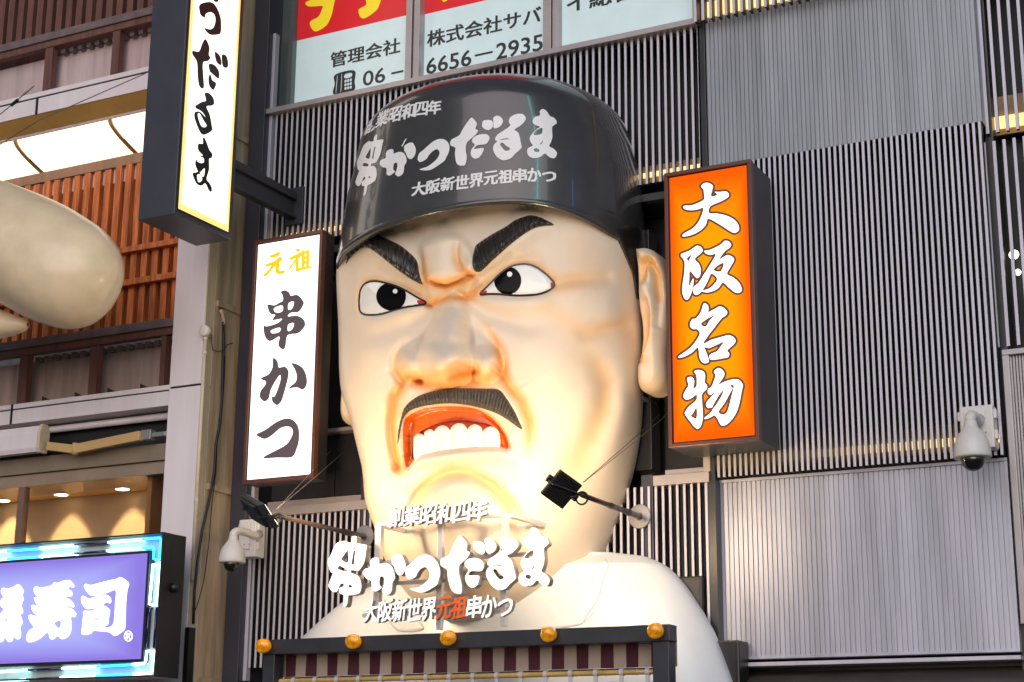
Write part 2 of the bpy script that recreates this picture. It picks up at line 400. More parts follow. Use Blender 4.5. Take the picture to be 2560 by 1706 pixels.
s = MB(); letter(s, [[(463, 10), (640, -30), (640, 60), (620, 130), (590, 180), (515, 218), (480, 155), (540, 115), (565, 60), (565, 42), (470, 45)]], [], C4, pl, 7); s.build('lettering', m_pyel, t1, fix=False)
s = MB(); letter(s, [[(860, -40), (970, -40), (960, 30), (930, 80), (845, 130), (815, 70), (870, 30)]], [], C4, pl, 7); s.build('lettering', m_pyel, t1, fix=False)
s = MB()
letter(s, [[(655, 515), (785, 485), (788, 560), (780, 625), (645, 650), (652, 580)]], [[(722, 512), (768, 502), (766, 530), (720, 540)]]+
       [[(720+i*18, 552+j*25-i*4), (732+i*18, 549+j*25-i*4), (731+i*18, 566+j*25-i*4), (719+i*18, 569+j*25-i*4)] for i in range(3) for j in range(3)]+[[(668, 525), (672, 522), (662, 635), (658, 636)], [(698, 515), (702, 514), (696, 628), (692, 629)]], C4, pl, 3.)
s.build('telephone_symbol', m_pblk, t1, fix=False)
zr2 = (P(1056, 33, YP).z+P(1240, 0, YP).z)/2
t2 = poster('poster with limited company name and 6656-2935 telephone number', fx(1050, 190, YP), fx(1361, 130, YP), zr2)
ptext(t2, '株式会社サバ', (1068, 118), (1352, 57), 48, .04); ptext(t2, '6656－2935', (1066, 185), (1356, 127), 46, .04)
s = MB(); letter(s, [[(1385, -20), (1450, -20), (1430, 0), (1400, 14)]], [], C4, pl, 6); s.build('lettering', m_pyel, t2, fix=False)
t3 = poster('plain pale blue poster with one black line of characters cut by the frame top', fx(1397, 120, YP), fx(1735, 60, YP))
ptext(t3, 'イ総合ビル', (1418, 31), (1712, -28), 52, .04)

# ------------------------------------------------------------------ illuminated signs
def lightbox(t, Yf, x0, x1, z0, z1, dep, fr, mface, mframe):
    s = MB(); f = fr
    s.box(x0, x1, Yf, Yf+.06, z1-f, z1); s.box(x0, x1, Yf, Yf+.06, z0, z0+f); s.box(x0, x0+f, Yf, Yf+.06, z0+f, z1-f); s.box(x1-f, x1, Yf, Yf+.06, z0+f, z1-f)
    s.build('frame', mframe, t, bevel=.003)
    s = MB(); s.box(x0+.004, x1-.004, Yf+.061, Yf+dep, z0+.004, z1-.004); s.build('cabinet', m_signside, t, bevel=.003)
    g2 = .012; s = MB(); s.box(x0+f, x1-f, Yf+.025, Yf+.05, z0+f, z1-f); s.build('gasket', m_black, t)
    s = MB(); s.box(x0+f+g2, x1-f-g2, Yf+.012, Yf+.024, z0+f+g2, z1-f-g2); s.build('face', mface, t)
def glow_mat(name, c_mid, c_edge, es, ctr, half):
    """backlit acrylic: tubes behind make the middle brighter than the rim"""
    m = bpy.data.materials.new(name); m.use_nodes = True; N, L = m.node_tree.nodes, m.node_tree.links; b = N['Principled BSDF']
    tc = N.new('ShaderNodeTexCoord'); mp = N.new('ShaderNodeMapping'); L.new(tc.outputs['Generated'], mp.inputs[0])
    mp.inputs['Location'].default_value = (-1, -1, -1); mp.inputs['Scale'].default_value = (2, 2, 2)
    ab = N.new('ShaderNodeVectorMath'); ab.operation = 'ABSOLUTE'; L.new(mp.outputs[0], ab.inputs[0])
    pw = N.new('ShaderNodeVectorMath'); pw.operation = 'POWER' if hasattr(bpy.types.ShaderNodeVectorMath, 'x') else 'MULTIPLY'
    L.new(ab.outputs[0], pw.inputs[0]); L.new(ab.outputs[0], pw.inputs[1])
    sp = N.new('ShaderNodeSeparateXYZ'); L.new(pw.outputs[0], sp.inputs[0])
    mx = N.new('ShaderNodeMath'); mx.operation = 'MAXIMUM'; L.new(sp.outputs['X'], mx.inputs[0]); L.new(sp.outputs['Z'], mx.inputs[1])
    nz = N.new('ShaderNodeTexNoise'); nz.inputs['Scale'].default_value = 3; L.new(tc.outputs['Generated'], nz.inputs['Vector'])
    ad = N.new('ShaderNodeMath'); ad.operation = 'MULTIPLY_ADD'; L.new(nz.outputs[0], ad.inputs[0]); ad.inputs[1].default_value = .15; L.new(mx.outputs[0], ad.inputs[2])
    r = N.new('ShaderNodeValToRGB'); r.color_ramp.elements[0].position = .35; r.color_ramp.elements[1].position = 1.05 if False else 1
    r.color_ramp.elements[0].color = (*c_mid, 1); r.color_ramp.elements[1].color = (*c_edge, 1); L.new(ad.outputs[0], r.inputs[0])
    L.new(r.outputs[0], b.inputs['Emission Color']); b.inputs['Emission Strength'].default_value = es
    b.inputs['Base Color'].default_value = (*[c*.18 for c in c_edge], 1); b.inputs['Roughness'].default_value = .25; b.inputs['Specular IOR Level'].default_value = .06
    return m
m_wface = mat('white_backlit_acrylic', (.8, .8, .8), .3, emit=(1, .98, .97), es=1.25, var=.03)
m_ink = mat('sign_ink_grey_brown', (.03, .025, .028), .4, emit=S(92, 78, 84), es=.75)
m_yink = mat('sign_ink_yellow', (.5, .3, .01), .4, emit=S(246, 190, 10), es=.95)
# white sign
Yw = -.5
sg = thing('kushikatsu_sign', 'white vertical lightbox sign with two yellow characters over black brush kana beside the head', 'sign', P(700, 900, Yw+.3))
x0 = (P(636.7, 601, Yw).x+P(603.2, 1210.7, Yw).x)/2; x1 = (P(805.4, 574.5, Yw).x+P(783, 1197, Yw).x)/2
z1 = (P(636.7, 601, Yw).z+P(805.4, 574.5, Yw).z)/2; z0 = (P(603, 1210.7, Yw).z+P(783, 1197, Yw).z)/2
dw = PX(838, 588, x1).y-Yw
lightbox(sg, Yw, x0, x1, z0, z1, dw, .026, m_wface, m_brownf)
CE = (.3697, 620, 590); pw_ = lambda px, py: P(px, py, Yw+.009)
s = MB()
letter(s, [[(222, 380), (250, 368), (280, 385), (290, 405), (335, 400), (375, 445), (370, 475), (340, 515), (290, 520), (270, 545), (330, 540), (375, 565), (387, 600), (370, 630), (335, 660), (268, 672), (255, 740), (240, 768), (215, 755), (205, 730), (212, 680), (150, 712), (115, 680), (105, 610), (130, 612), (200, 590), (230, 560), (165, 570), (185, 535), (150, 525), (130, 470), (150, 465), (180, 470), (215, 450), (235, 440), (235, 405)]],
       [[(175, 490), (232, 470), (232, 510), (190, 520)], [(275, 455), (310, 445), (300, 490), (272, 500)], [(155, 640), (215, 620), (213, 650), (165, 660)], [(272, 600), (310, 590), (300, 630), (270, 645)]], CE, pw_, 4)
letter(s, [[(170, 825), (200, 850), (208, 890), (250, 885), (275, 920), (265, 985), (245, 1060), (225, 1120), (195, 1145), (165, 1120), (160, 1090), (150, 1060), (140, 1100), (110, 1120), (80, 1090), (85, 1050), (115, 1010), (120, 985), (90, 970), (95, 958), (140, 935), (165, 890)],
           [(295, 862), (335, 870), (375, 900), (397, 960), (395, 1010), (370, 1040), (330, 1025), (275, 1030), (320, 990), (330, 950), (315, 900)]], [[(150, 1060), (175, 1000), (215, 940), (220, 970), (200, 1040), (175, 1090)]], CE, pw_, 4)
letter(s, [[(58, 1342), (120, 1310), (190, 1260), (260, 1235), (310, 1250), (342, 1300), (345, 1380), (330, 1440), (310, 1485), (280, 1500), (200, 1500), (100, 1502), (180, 1455), (260, 1410), (298, 1350), (300, 1310), (275, 1290), (220, 1300), (160, 1350), (115, 1373), (80, 1362)]], [], CE, pw_, 4)
s.build('lettering', m_ink, sg, fix=False)
s = MB()
letter(s, [[(150, 135), (185, 122), (205, 110), (217, 120), (200, 137), (160, 147)], [(125, 193), (180, 172), (215, 143), (230, 155), (215, 174), (170, 192), (125, 207)], [(172, 178), (192, 190), (160, 227), (125, 270), (106, 267), (148, 222)], [(194, 175), (212, 185), (207, 225), (217, 240), (240, 234), (249, 243), (225, 257), (195, 252), (186, 230)]], [], CE, pw_, 2.2, grow=2.2)
letter(s, [[(325, 92), (348, 88), (346, 104), (328, 104)], [(283, 150), (320, 130), (355, 113), (364, 125), (340, 155), (310, 187), (285, 224), (278, 217), (308, 175), (328, 148), (290, 162)], [(321, 158), (339, 158), (339, 230), (324, 234)], [(364, 110), (381, 110), (381, 215), (366, 219)], [(370, 110), (405, 98), (412, 108), (410, 207), (395, 207), (395, 121), (372, 126)], [(373, 145), (402, 139), (402, 151), (373, 157)], [(373, 176), (402, 171), (402, 183), (373, 188)], [(328, 225), (370, 214), (427, 207), (427, 217), (370, 227), (335, 239)]], [], CE, pw_, 2.2, grow=2.2)
s.build('lettering', m_yink, sg, fix=False)
s = MB(); s.box(x0+.1, x0+.16, Yw+dw, .02, z1-.3, z1-.24); s.box(x0+.1, x0+.16, Yw+dw, .02, z0+.2, z0+.26); s.box(x1-.16, x1-.1, Yw+dw, .02, z1-.3, z1-.24); s.build('bracket', m_steel, sg)
# orange sign
Yo = -.5
sgo = thing('osaka_specialty_sign', 'orange vertical lightbox sign with four white brown-edged characters right of the ear', 'sign', P(1780, 800, Yo+.3))
x0 = (P(1659.5, 434, Yo).x+P(1671, 1121, Yo).x)/2; x1 = (P(1879, 397, Yo).x+P(1895, 1099, Yo).x)/2
z1 = (P(1659.5, 434, Yo).z+P(1879, 397, Yo).z)/2; z0 = (P(1671, 1121, Yo).z+P(1895, 1099, Yo).z)/2
do = PX(1927, 430, x1).y-Yo
m_oface = glow_mat('orange_backlit_acrylic', (1, .38, .0), (1, .11, .0), .97, 0, 0)
lightbox(sgo, Yo, x0, x1, z0, z1, do, .027, m_oface, m_brownf)
s = MB(); s.box(x0+.15, x0+.21, Yo+do, .12, z1-.3, z1-.24); s.box(x0+.3, x0+.36, Yo+do, .12, z0+.3, z0+.36); s.build('bracket', m_steel, sgo)
CC = (.22326, 1660, 430); CD = (.236, 1660, 730)
OS = [
 (CC, [[(415, 165), (445, 130), (495, 124), (548, 158), (540, 215), (620, 225), (695, 220), (725, 250), (715, 285), (640, 330), (520, 385), (505, 462), (600, 468), (710, 495), (790, 540), (830, 590), (840, 640), (815, 675), (770, 680), (680, 625), (600, 575), (495, 525), (470, 590), (420, 645), (350, 690), (280, 715), (215, 725), (207, 708), (240, 680), (320, 635), (380, 570), (420, 490), (440, 405), (380, 420), (310, 430), (245, 422), (215, 400), (230, 380), (310, 375), (400, 340), (450, 305), (448, 240), (440, 195)]], [[(540, 215), (598, 255), (530, 278)]]),
 (CC, [[(190, 925), (215, 910), (280, 885), (340, 845), (370, 828), (410, 840), (432, 875), (415, 910), (345, 975), (390, 1030), (410, 1090), (403, 1160), (375, 1190), (345, 1170), (290, 1110), (282, 1200), (280, 1280), (328, 1190), (322, 1300), (290, 1395), (260, 1432), (230, 1418), (205, 1350), (210, 1250), (225, 1150), (232, 1030), (215, 975), (192, 950)],
       [(450, 885), (500, 878), (570, 850), (640, 810), (680, 773), (725, 780), (752, 815), (735, 850), (680, 890), (620, 980), (700, 935), (755, 945), (785, 980), (770, 1020), (735, 1080), (705, 1145), (770, 1180), (830, 1230), (865, 1290), (865, 1340), (820, 1357), (780, 1340), (720, 1290), (660, 1240), (610, 1300), (550, 1335), (480, 1350), (425, 1335), (500, 1310), (560, 1260), (595, 1195), (530, 1140), (490, 1220), (440, 1310), (400, 1360), (355, 1378), (330, 1350), (335, 1290), (390, 1240), (440, 1160), (510, 1050), (580, 925), (520, 930), (470, 915)]],
      [[(255, 970), (308, 927), (283, 985), (275, 1000)], [(295, 1035), (345, 1077), (310, 1057)], [(555, 1100), (600, 1050), (670, 1020), (635, 1115)]]),
 (CD, [[(415, 135), (435, 122), (465, 145), (472, 180), (470, 215), (530, 185), (590, 155), (640, 175), (670, 215), (655, 250), (610, 280), (540, 370), (470, 460), (415, 550), (500, 510), (600, 480), (685, 460), (735, 480), (758, 515), (740, 555), (670, 620), (690, 650), (680, 690), (620, 705), (540, 718), (495, 718), (482, 690), (495, 660), (560, 630), (600, 580), (632, 530), (560, 560), (480, 595), (430, 590), (455, 660), (475, 735), (440, 757), (400, 740), (375, 690), (360, 590), (300, 640), (230, 680), (165, 700), (152, 690), (180, 665), (270, 600), (340, 520), (380, 440), (350, 395), (310, 395), (280, 370), (278, 330), (300, 290), (340, 280), (390, 215)]], [[(390, 340), (450, 290), (530, 250), (480, 310), (440, 370)]]),
 (CD, [[(320, 845), (360, 828), (410, 840), (435, 880), (430, 960), (455, 990), (450, 1030), (400, 1090), (405, 1200), (410, 1330), (390, 1420), (360, 1450), (335, 1440), (290, 1390), (225, 1300), (225, 1275), (260, 1220), (340, 1150), (345, 1090), (290, 1125), (245, 1142), (212, 1125), (208, 1090), (235, 1030), (260, 990), (245, 925), (260, 905), (300, 905), (320, 950), (310, 1020), (345, 1000), (345, 890)],
       [(540, 830), (575, 808), (615, 825), (640, 865), (625, 910), (580, 980), (660, 945), (760, 925), (810, 945), (835, 990), (825, 1040), (800, 1170), (770, 1270), (720, 1350), (670, 1400), (620, 1418), (590, 1395), (570, 1350), (535, 1310), (490, 1330), (440, 1348), (430, 1335), (490, 1285), (520, 1240), (505, 1225), (470, 1230), (448, 1205), (455, 1165), (490, 1125), (545, 1060), (490, 1092), (465, 1070), (470, 1025), (505, 1005), (545, 890), (530, 850)]],
      [[(285, 1315), (310, 1280), (345, 1225), (345, 1340)], [(740, 990), (715, 1110), (660, 1290), (575, 1275), (640, 1180), (700, 1070), (725, 1020), (700, 995)], [(635, 1045), (590, 1140), (530, 1228), (512, 1218), (560, 1130), (600, 1070)]])]
m_obrown = mat('sign_brown_outline', (.06, .02, .012), .4, emit=S(100, 52, 38), es=.6)
m_owhite = mat('sign_white_ink', (.8, .8, .78), .3, emit=(1, .98, .92), es=1.15)
a, b = MB(), MB()
for cr, ou, ho in OS:
    letter(a, ou, ho, cr, lambda px, py: P(px, py, Yo+.009), 5, grow=23)
    letter(b, ou, ho, cr, lambda px, py: P(px, py, Yo+.006), 4.5)
a.build('lettering_outline', m_obrown, sgo, fix=False); b.build('lettering', m_owhite, sgo, fix=False)

# blade sign standing out from the wall
Xb = P(750, 505, 0).x
yn, yf = PX(436, 534, Xb).y, PX(579, 601, Xb).y
zb0 = (PX(436, 534, Xb).z+PX(579, 601, Xb).z)/2; xbl = P(345, 549, yn).x; ztp = zb0+3.4
bl = thing('blade_sign', 'tall grey projecting sign with black brush kana on its glowing white side', 'sign', ((Xb+xbl)/2, (yn+yf)/2, zb0))
s = MB(); s.box(xbl, Xb, yn, yf, zb0, ztp); s.build('cabinet', m_bladegrey, bl, bevel=.006)
ya, yb_ = PX(444, 520, Xb).y, PX(569, 575, Xb).y; zc = zb0+.05
m_bedge = mat('blade_sign_yellow_rim', (.8, .6, .3), .3, emit=S(255, 214, 120), es=1.0)
m_bface = mat('blade_sign_white_face', (.8, .8, .75), .3, emit=(1, .97, .88), es=1.3)
s = MB(); s.box(Xb, Xb+.006, ya-.014, yb_+.012, zc-.014, ztp-.1); s.build('face_trim', m_blackp, bl)
s = MB(); s.box(Xb+.0065, Xb+.009, ya, yb_, zc, ztp-.11); s.build('face_rim', m_bedge, bl)
s = MB(); s.box(Xb+.0095, Xb+.012, ya+.035, yb_-.035, zc+.05, ztp-.15); s.build('face', m_bface, bl)
CG = (.3187, 440, 0); s = MB(); pb = lambda px, py: PX(px, py, Xb+.015)
letter(s, [[(285, -40), (345, -40), (335, 0), (325, 16), (300, 10)], [(185, 40), (240, 18), (290, 25), (325, 70), (350, 140), (355, 210), (350, 260), (330, 272), (265, 272), (220, 222), (265, 232), (295, 215), (310, 160), (300, 115), (270, 97), (235, 110), (225, 140), (195, 120), (185, 90)]], [], CG, pb, 4)
letter(s, [[(232, 308), (262, 370), (258, 430), (270, 455), (250, 480), (212, 495), (215, 600), (218, 690), (185, 680), (170, 600), (165, 490), (130, 430), (132, 400), (180, 405), (205, 345)], [(305, 408), (345, 440), (357, 500), (345, 512), (315, 480)], [(362, 430), (395, 440), (410, 500), (400, 532), (370, 525), (360, 480)], [(258, 505), (300, 510), (335, 555), (340, 605), (325, 615), (285, 580), (265, 560)], [(255, 610), (270, 585), (285, 630), (315, 655), (300, 700), (285, 703), (260, 670)]], [], CG, pb, 4)
letter(s, [[(225, 735), (255, 730), (290, 765), (300, 810), (282, 830), (240, 838), (265, 900), (280, 980), (282, 1025), (225, 1058), (190, 1040), (152, 950), (143, 900), (155, 878), (190, 880), (235, 925), (205, 880), (170, 858), (155, 850), (155, 830), (205, 800), (235, 790)]], [[(170, 905), (185, 890), (215, 945), (240, 985), (225, 1000), (195, 985)]], CG, pb, 4)
letter(s, [[(210, 1085), (225, 1085), (245, 1130), (262, 1175), (285, 1210), (280, 1240), (260, 1250), (260, 1330), (240, 1405), (265, 1440), (282, 1480), (275, 1508), (255, 1490), (230, 1440), (200, 1458), (160, 1440), (130, 1365), (155, 1355), (180, 1350), (215, 1390), (225, 1320), (185, 1355), (160, 1320), (152, 1270), (190, 1230), (210, 1220), (175, 1180), (175, 1130), (210, 1128)]], [[(165, 1262), (190, 1280), (218, 1275), (215, 1240), (190, 1235)], [(165, 1375), (190, 1370), (205, 1400), (200, 1420), (175, 1430)]], CG, pb, 4)
s.build('lettering', mat('blade_ink_black', (.012, .012, .01), .4), bl, fix=False)
zA = PX(669, 440, Xb).z; zB = PX(669, 508, Xb).z; xm = (Xb+xbl)/2
s = MB(); s.box(Xb-.09, Xb-.01, yf, -.005, zA-.07, zA); s.box(Xb-.09, Xb-.01, yf, -.005, zB, zB+.03); s.box(Xb-.09, Xb-.04, yf, -.005, zB+.03, zA-.07)
s.box(Xb-.13, Xb+.05, -.03, -.004, zB-.05, zA+.05); s.build('bracket_arm', m_steel, bl, bevel=.004)

# ------------------------------------------------------------------ the giant chef head
YH = -.15
def ringfit(rows, depth, p=.92, n=181, amax=100):
    """rows: (py, left px, right px) of the silhouette; returns arrays z, xc, a (half width)"""
    th = np.radians(np.linspace(-amax, amax, n)); out = []
    sx = np.sign(np.sin(th))*np.abs(np.sin(th))**p; cy = np.sign(np.cos(th))*np.abs(np.cos(th))**p
    for py, l, r in rows:
        c = (l+r)/2; pt = P(c, py, YH); z, xc, a = pt.z, pt.x, (r-l)/2/322.
        for _ in range(25):
            q = proj(np.stack([xc+a*sx, YH-depth(z)*cy, np.full(n, z)], -1))
            il, ir = q[:, 0].argmin(), q[:, 0].argmax()
            xc += ((l-q[il, 0])+(r-q[ir, 0]))/2/322*.9; a += ((r-q[ir, 0])-(l-q[il, 0]))/2/322*.9; a = max(a, .03)
        out.append((z, xc, a))
    return np.array(sorted(out))
def interp(T, z, k): return np.interp(z, T[:, 0], T[:, k])
SIL = [(420, 915, 1545), (480, 885, 1570), (560, 862, 1592), (620, 846, 1602), (660, 840, 1604), (720, 842, 1603), (780, 845, 1606), (850, 848, 1608), (900, 850, 1608), (960, 856, 1607), (1050, 880, 1604), (1100, 890, 1599), (1160, 905, 1589), (1200, 912, 1580), (1250, 918, 1565), (1300, 930, 1548), (1350, 945, 1530), (1400, 958, 1510), (1450, 985, 1480), (1500, 1020, 1440), (1550, 1085, 1368), (1572, 1130, 1310), (1590, 1200, 1250)]
zl = [P(1200, y, YH).z for y in (420, 520, 900, 1300, 1450, 1530, 1560, 1578, 1597)]
dep = lambda z: np.interp(z, zl[::-1], [.10, .36, .60, .76, .84, .84, .82, .76, .70])
FIT = ringfit(SIL, dep)
kk = np.ones(5)/5
NT, NZ = 460, 620
th = np.radians(np.linspace(-104, 104, NT)); zz = np.linspace(FIT[0, 0], FIT[-1, 0], NZ)
def smooth1(v, k=9): return np.convolve(np.pad(v, k, mode='edge'), np.ones(2*k+1)/(2*k+1), 'valid')
XC, AA, BB = (smooth1(v, 8) for v in (interp(FIT, zz, 1), interp(FIT, zz, 2), dep(zz)))
pw = .92
SX = np.sign(np.sin(th))*np.abs(np.sin(th))**pw; CYv = np.sign(np.cos(th))*np.abs(np.cos(th))**pw
base = np.stack([XC[:, None]+AA[:, None]*SX, YH-BB[:, None]*CYv, np.repeat(zz[:, None], NT, 1)], -1)   # NZ,NT,3
def gridnormals(G):
    du = np.gradient(G, axis=1); dv = np.gradient(G, axis=0); n = np.cross(du, dv); n /= np.linalg.norm(n, axis=-1, keepdims=True)+1e-12; return n
NB = gridnormals(base); NB[..., 2] *= .45; NB /= np.linalg.norm(NB, axis=-1, keepdims=True)
FS, FX, FY = .44643, 800, 480     # the face tracing's own pixels
def touv(pts): q = proj(pts); return (q[..., 0]-FX)/FS, (q[..., 1]-FY)/FS
# ---- sculpting height map (metres) drawn in the tracing's pixels
RS = 5; U, V = np.meshgrid(np.arange(-120, 2160, RS, dtype=float), np.arange(-120, 2640, RS, dtype=float), indexing='ij')
def dist(pts):
    """distance to a polyline with parameters interpolated along it -> d, params"""
    best = np.full(U.shape, 1e18); par = None; pts = np.array(pts, float)
    if len(pts) == 1: pts = np.concatenate([pts, pts+[[.01]+[0]*(pts.shape[1]-1)]])
    par = np.zeros(U.shape+(pts.shape[1]-2,))
    for a, b in zip(pts[:-1], pts[1:]):
        e = b[:2]-a[:2]; t = np.clip(((U-a[0])*e[0]+(V-a[1])*e[1])/(e@e+1e-9), 0, 1)
        d = (U-a[0]-t*e[0])**2+(V-a[1]-t*e[1])**2; m = d < best; best = np.where(m, d, best)
        par[m] = (a[2:]+(b[2:]-a[2:])*t[..., None])[m]
    return np.sqrt(best), par
def g(pts):                      # gaussian ridge, points (u, v, width, amp)
    d, p = dist(pts); return p[..., 1]*np.exp(-(d/p[..., 0])**2)
def ss(x): x = np.clip(x, 0, 1); return x*x*(3-2*x)
def pl_(poly, edge, amp): return amp*ss(.5-field([poly], [], U, V)/(2*edge))
def blur(A, n):
    for _ in range(n):
        A = .5*A+.25*(np.roll(A, 1, 0)+np.roll(A, -1, 0)); A = .5*A+.25*(np.roll(A, 1, 1)+np.roll(A, -1, 1))
    return A
EYEL = [(225, 660), (222, 600), (232, 545), (262, 512), (310, 503), (360, 512), (420, 528), (480, 556), (540, 592), (590, 622), (545, 633), (480, 643), (420, 658), (350, 680), (290, 687), (245, 682)]
EYER = [(900, 572), (930, 540), (970, 500), (1010, 460), (1060, 425), (1110, 410), (1160, 408), (1210, 425), (1260, 460), (1295, 495), (1310, 525), (1270, 555), (1220, 571), (1160, 577), (1080, 577), (1000, 570), (940, 570)]
MOUTH = [(470, 1290), (510, 1245), (580, 1215), (680, 1203), (780, 1203), (870, 1215), (940, 1250), (1000, 1302), (1040, 1360), (1056, 1410), (1050, 1438), (1000, 1428), (900, 1428), (800, 1433), (700, 1445), (620, 1460), (560, 1477), (520, 1510), (490, 1545), (472, 1500), (465, 1400)]
D = np.zeros(U.shape)
# brow ridges, glabella folds
D += g([(170, 360, 50, .01), (290, 300, 60, .03), (450, 385, 70, .055), (565, 490, 60, .06)]) + g([(870, 420, 60, .06), (1000, 330, 70, .055), (1180, 210, 65, .035), (1300, 190, 50, .01)])
D += pl_([(575, 300), (700, 250), (790, 260), (850, 330), (855, 400), (845, 455), (790, 480), (700, 518), (620, 492), (588, 470), (575, 400)], 26, .07)
D += g([(668, 280, 60, .03), (668, 440, 70, .045)]) - g([(572, 300, 20, .0), (574, 380, 16, .03), (585, 480, 14, .03)]) - g([(775, 250, 20, .01), (764, 330, 16, .04), (770, 390, 16, .05), (800, 440, 18, .05), (850, 480, 20, .03)])
D += pl_([(598, 500), (650, 520), (700, 530), (770, 508), (830, 478), (872, 470), (866, 520), (850, 575), (830, 595), (760, 585), (690, 590), (640, 632), (615, 615), (602, 560)], 14, .04)
D -= g([(595, 492, 14, .03), (640, 515, 14, .05), (700, 530, 14, .05), (770, 508, 14, .05), (830, 470, 14, .04), (880, 470, 14, .03)])
D -= g([(610, 640, 16, .05), (650, 622, 15, .05), (700, 588, 15, .05), (770, 572, 15, .05), (830, 598, 16, .05), (860, 560, 16, .04)])
# eye sockets
D += blur(pl_(EYEL, 30, -.045), 8) + blur(pl_(EYER, 30, -.045), 8)
D -= g([(240, 480, 35, .01), (330, 440, 35, .03), (450, 500, 30, .035), (560, 570, 26, .04)]) + g([(890, 520, 26, .04), (960, 450, 30, .035), (1080, 370, 35, .03), (1220, 380, 40, .02)])
# bags and tear troughs
D += g([(300, 745, 45, .012), (450, 690, 40, .02), (570, 660, 30, .012)]) + g([(900, 610, 30, .012), (1050, 630, 40, .02), (1250, 610, 45, .012)])
D -= g([(620, 655, 36, .035), (500, 735, 50, .035), (340, 790, 60, .02)]) + g([(850, 620, 36, .04), (950, 690, 48, .04), (1150, 745, 60, .03), (1300, 720, 70, .015)])
# cheeks
D += g([(280, 930, 130, .03), (240, 1080, 150, .03)]) + g([(1180, 900, 130, .03), (1290, 1000, 200, .05), (1330, 1180, 200, .03)]) + g([(1480, 600, 120, .02), (1600, 640, 110, .03), (1650, 760, 80, .012)])
D -= g([(1330, 505, 40, .018), (1450, 490, 38, .03), (1600, 480, 40, .024)]) + g([(1480, 800, 40, .018), (1600, 775, 38, .03), (1720, 745, 40, .022)]) + g([(1440, 870, 80, .006), (1545, 960, 74, .032), (1602, 1080, 70, .045), (1592, 1210, 74, .048), (1530, 1370, 84, .044), (1440, 1520, 96, .032), (1390, 1640, 100, .008)])
D += g([(1700, 1000, 90, .015), (1690, 1200, 90, .03), (1600, 1450, 110, .03)])
# muzzle
D += blur(pl_([(470, 1080), (560, 1060), (720, 1070), (900, 1050), (1010, 1040), (1080, 1130), (1130, 1220), (1150, 1340), (1140, 1430), (1000, 1400), (900, 1400), (700, 1420), (520, 1480), (455, 1480), (425, 1400), (430, 1280), (445, 1160)], 50, .06), 6)
D -= g([(470, 1060, 30, .03), (425, 1140, 30, .055), (402, 1270, 30, .06), (405, 1400, 30, .06), (430, 1540, 30, .05)]) + g([(1012, 985, 26, .05), (1050, 1080, 26, .05), (1120, 1165, 28, .045), (1168, 1270, 28, .04), (1180, 1380, 30, .03), (1180, 1440, 30, .01)])
D += g([(330, 1150, 80, .02), (320, 1350, 80, .03), (360, 1550, 80, .03)])
# nose
k_ = 45.
def dome(cx, cy, rx, ry, H, q=.72): return H*np.clip(1-((U-cx)/rx)**2-((V-cy)/ry)**2, 0, 1)**q
def ridge(pts, q=.75): dd, p = dist(pts); return p[..., 1]*np.clip(1-(dd/p[..., 0])**2, 0, 1)**q
parts = [ridge([(738, 645, 88, .105), (733, 720, 102, .19), (722, 800, 132, .26), (708, 900, 168, .31)]), dome(702, 942, 186, 154, .365), dome(508, 966, 92, 106, .17), dome(920, 962, 98, 108, .22)]
nose = np.log(sum(np.exp(k_*p) for p in parts)-(len(parts)-1))/k_
nose = blur(nose, 3)
D += nose
D -= g([(470, 840, 22, .01), (418, 920, 24, .035), (412, 1000, 24, .04), (450, 1060, 22, .03)]) + g([(960, 800, 22, .02), (1010, 890, 24, .04), (1024, 970, 24, .045), (1010, 1030, 22, .03)])
D -= g([(585, 930, 20, .015), (592, 1000, 22, .04), (610, 1060, 20, .03)]) + g([(850, 890, 22, .015), (846, 960, 22, .035), (850, 1010, 20, .02)])
D -= g([(725, 1042, 20, .04), (790, 1016, 32, .10), (868, 1010, 26, .08)]) + g([(478, 1030, 20, .05), (560, 1062, 26, .09)])
# mouth, lower lip, chin
fm = field([MOUTH], [], U, V); D = np.where(fm < 40, D, D); D = D*(1-ss(.5-fm/24)) + (-.075)*ss(.5-fm/24)
D += g([(470, 1600, 40, .03), (505, 1545, 36, .05), (570, 1500, 42, .06), (700, 1482, 46, .07), (850, 1468, 46, .07), (1000, 1466, 44, .06), (1100, 1490, 46, .03), (1190, 1510, 40, .005)])*ss((fm-4)/24)
D -= g([(440, 1540, 24, .03), (475, 1620, 40, .03)])
CH = [(500, 1850), (515, 1790), (549, 1702), (600, 1645), (645, 1612), (741, 1575), (840, 1580), (961, 1650), (1060, 1752), (1110, 1850)]
D -= g([(u, v, 30, .055) for u, v in CH])
D += blur(pl_([(530, 1830), (565, 1720), (660, 1635), (745, 1600), (835, 1603), (945, 1670), (1040, 1765), (1090, 1860), (1060, 2030), (900, 2140), (760, 2150), (600, 2050)], 40, .115), 5) + g([(800, 1880, 190, .09)])
D += g([(330, 1700, 110, .03), (1230, 1700, 160, .02)])
D -= g([(430, 1850, 50, .0), (470, 2030, 60, .035), (600, 2200, 70, .04), (800, 2270, 70, .04), (1000, 2220, 70, .04), (1180, 2080, 70, .03), (1260, 1950, 70, .0)])
D = blur(D, 2)
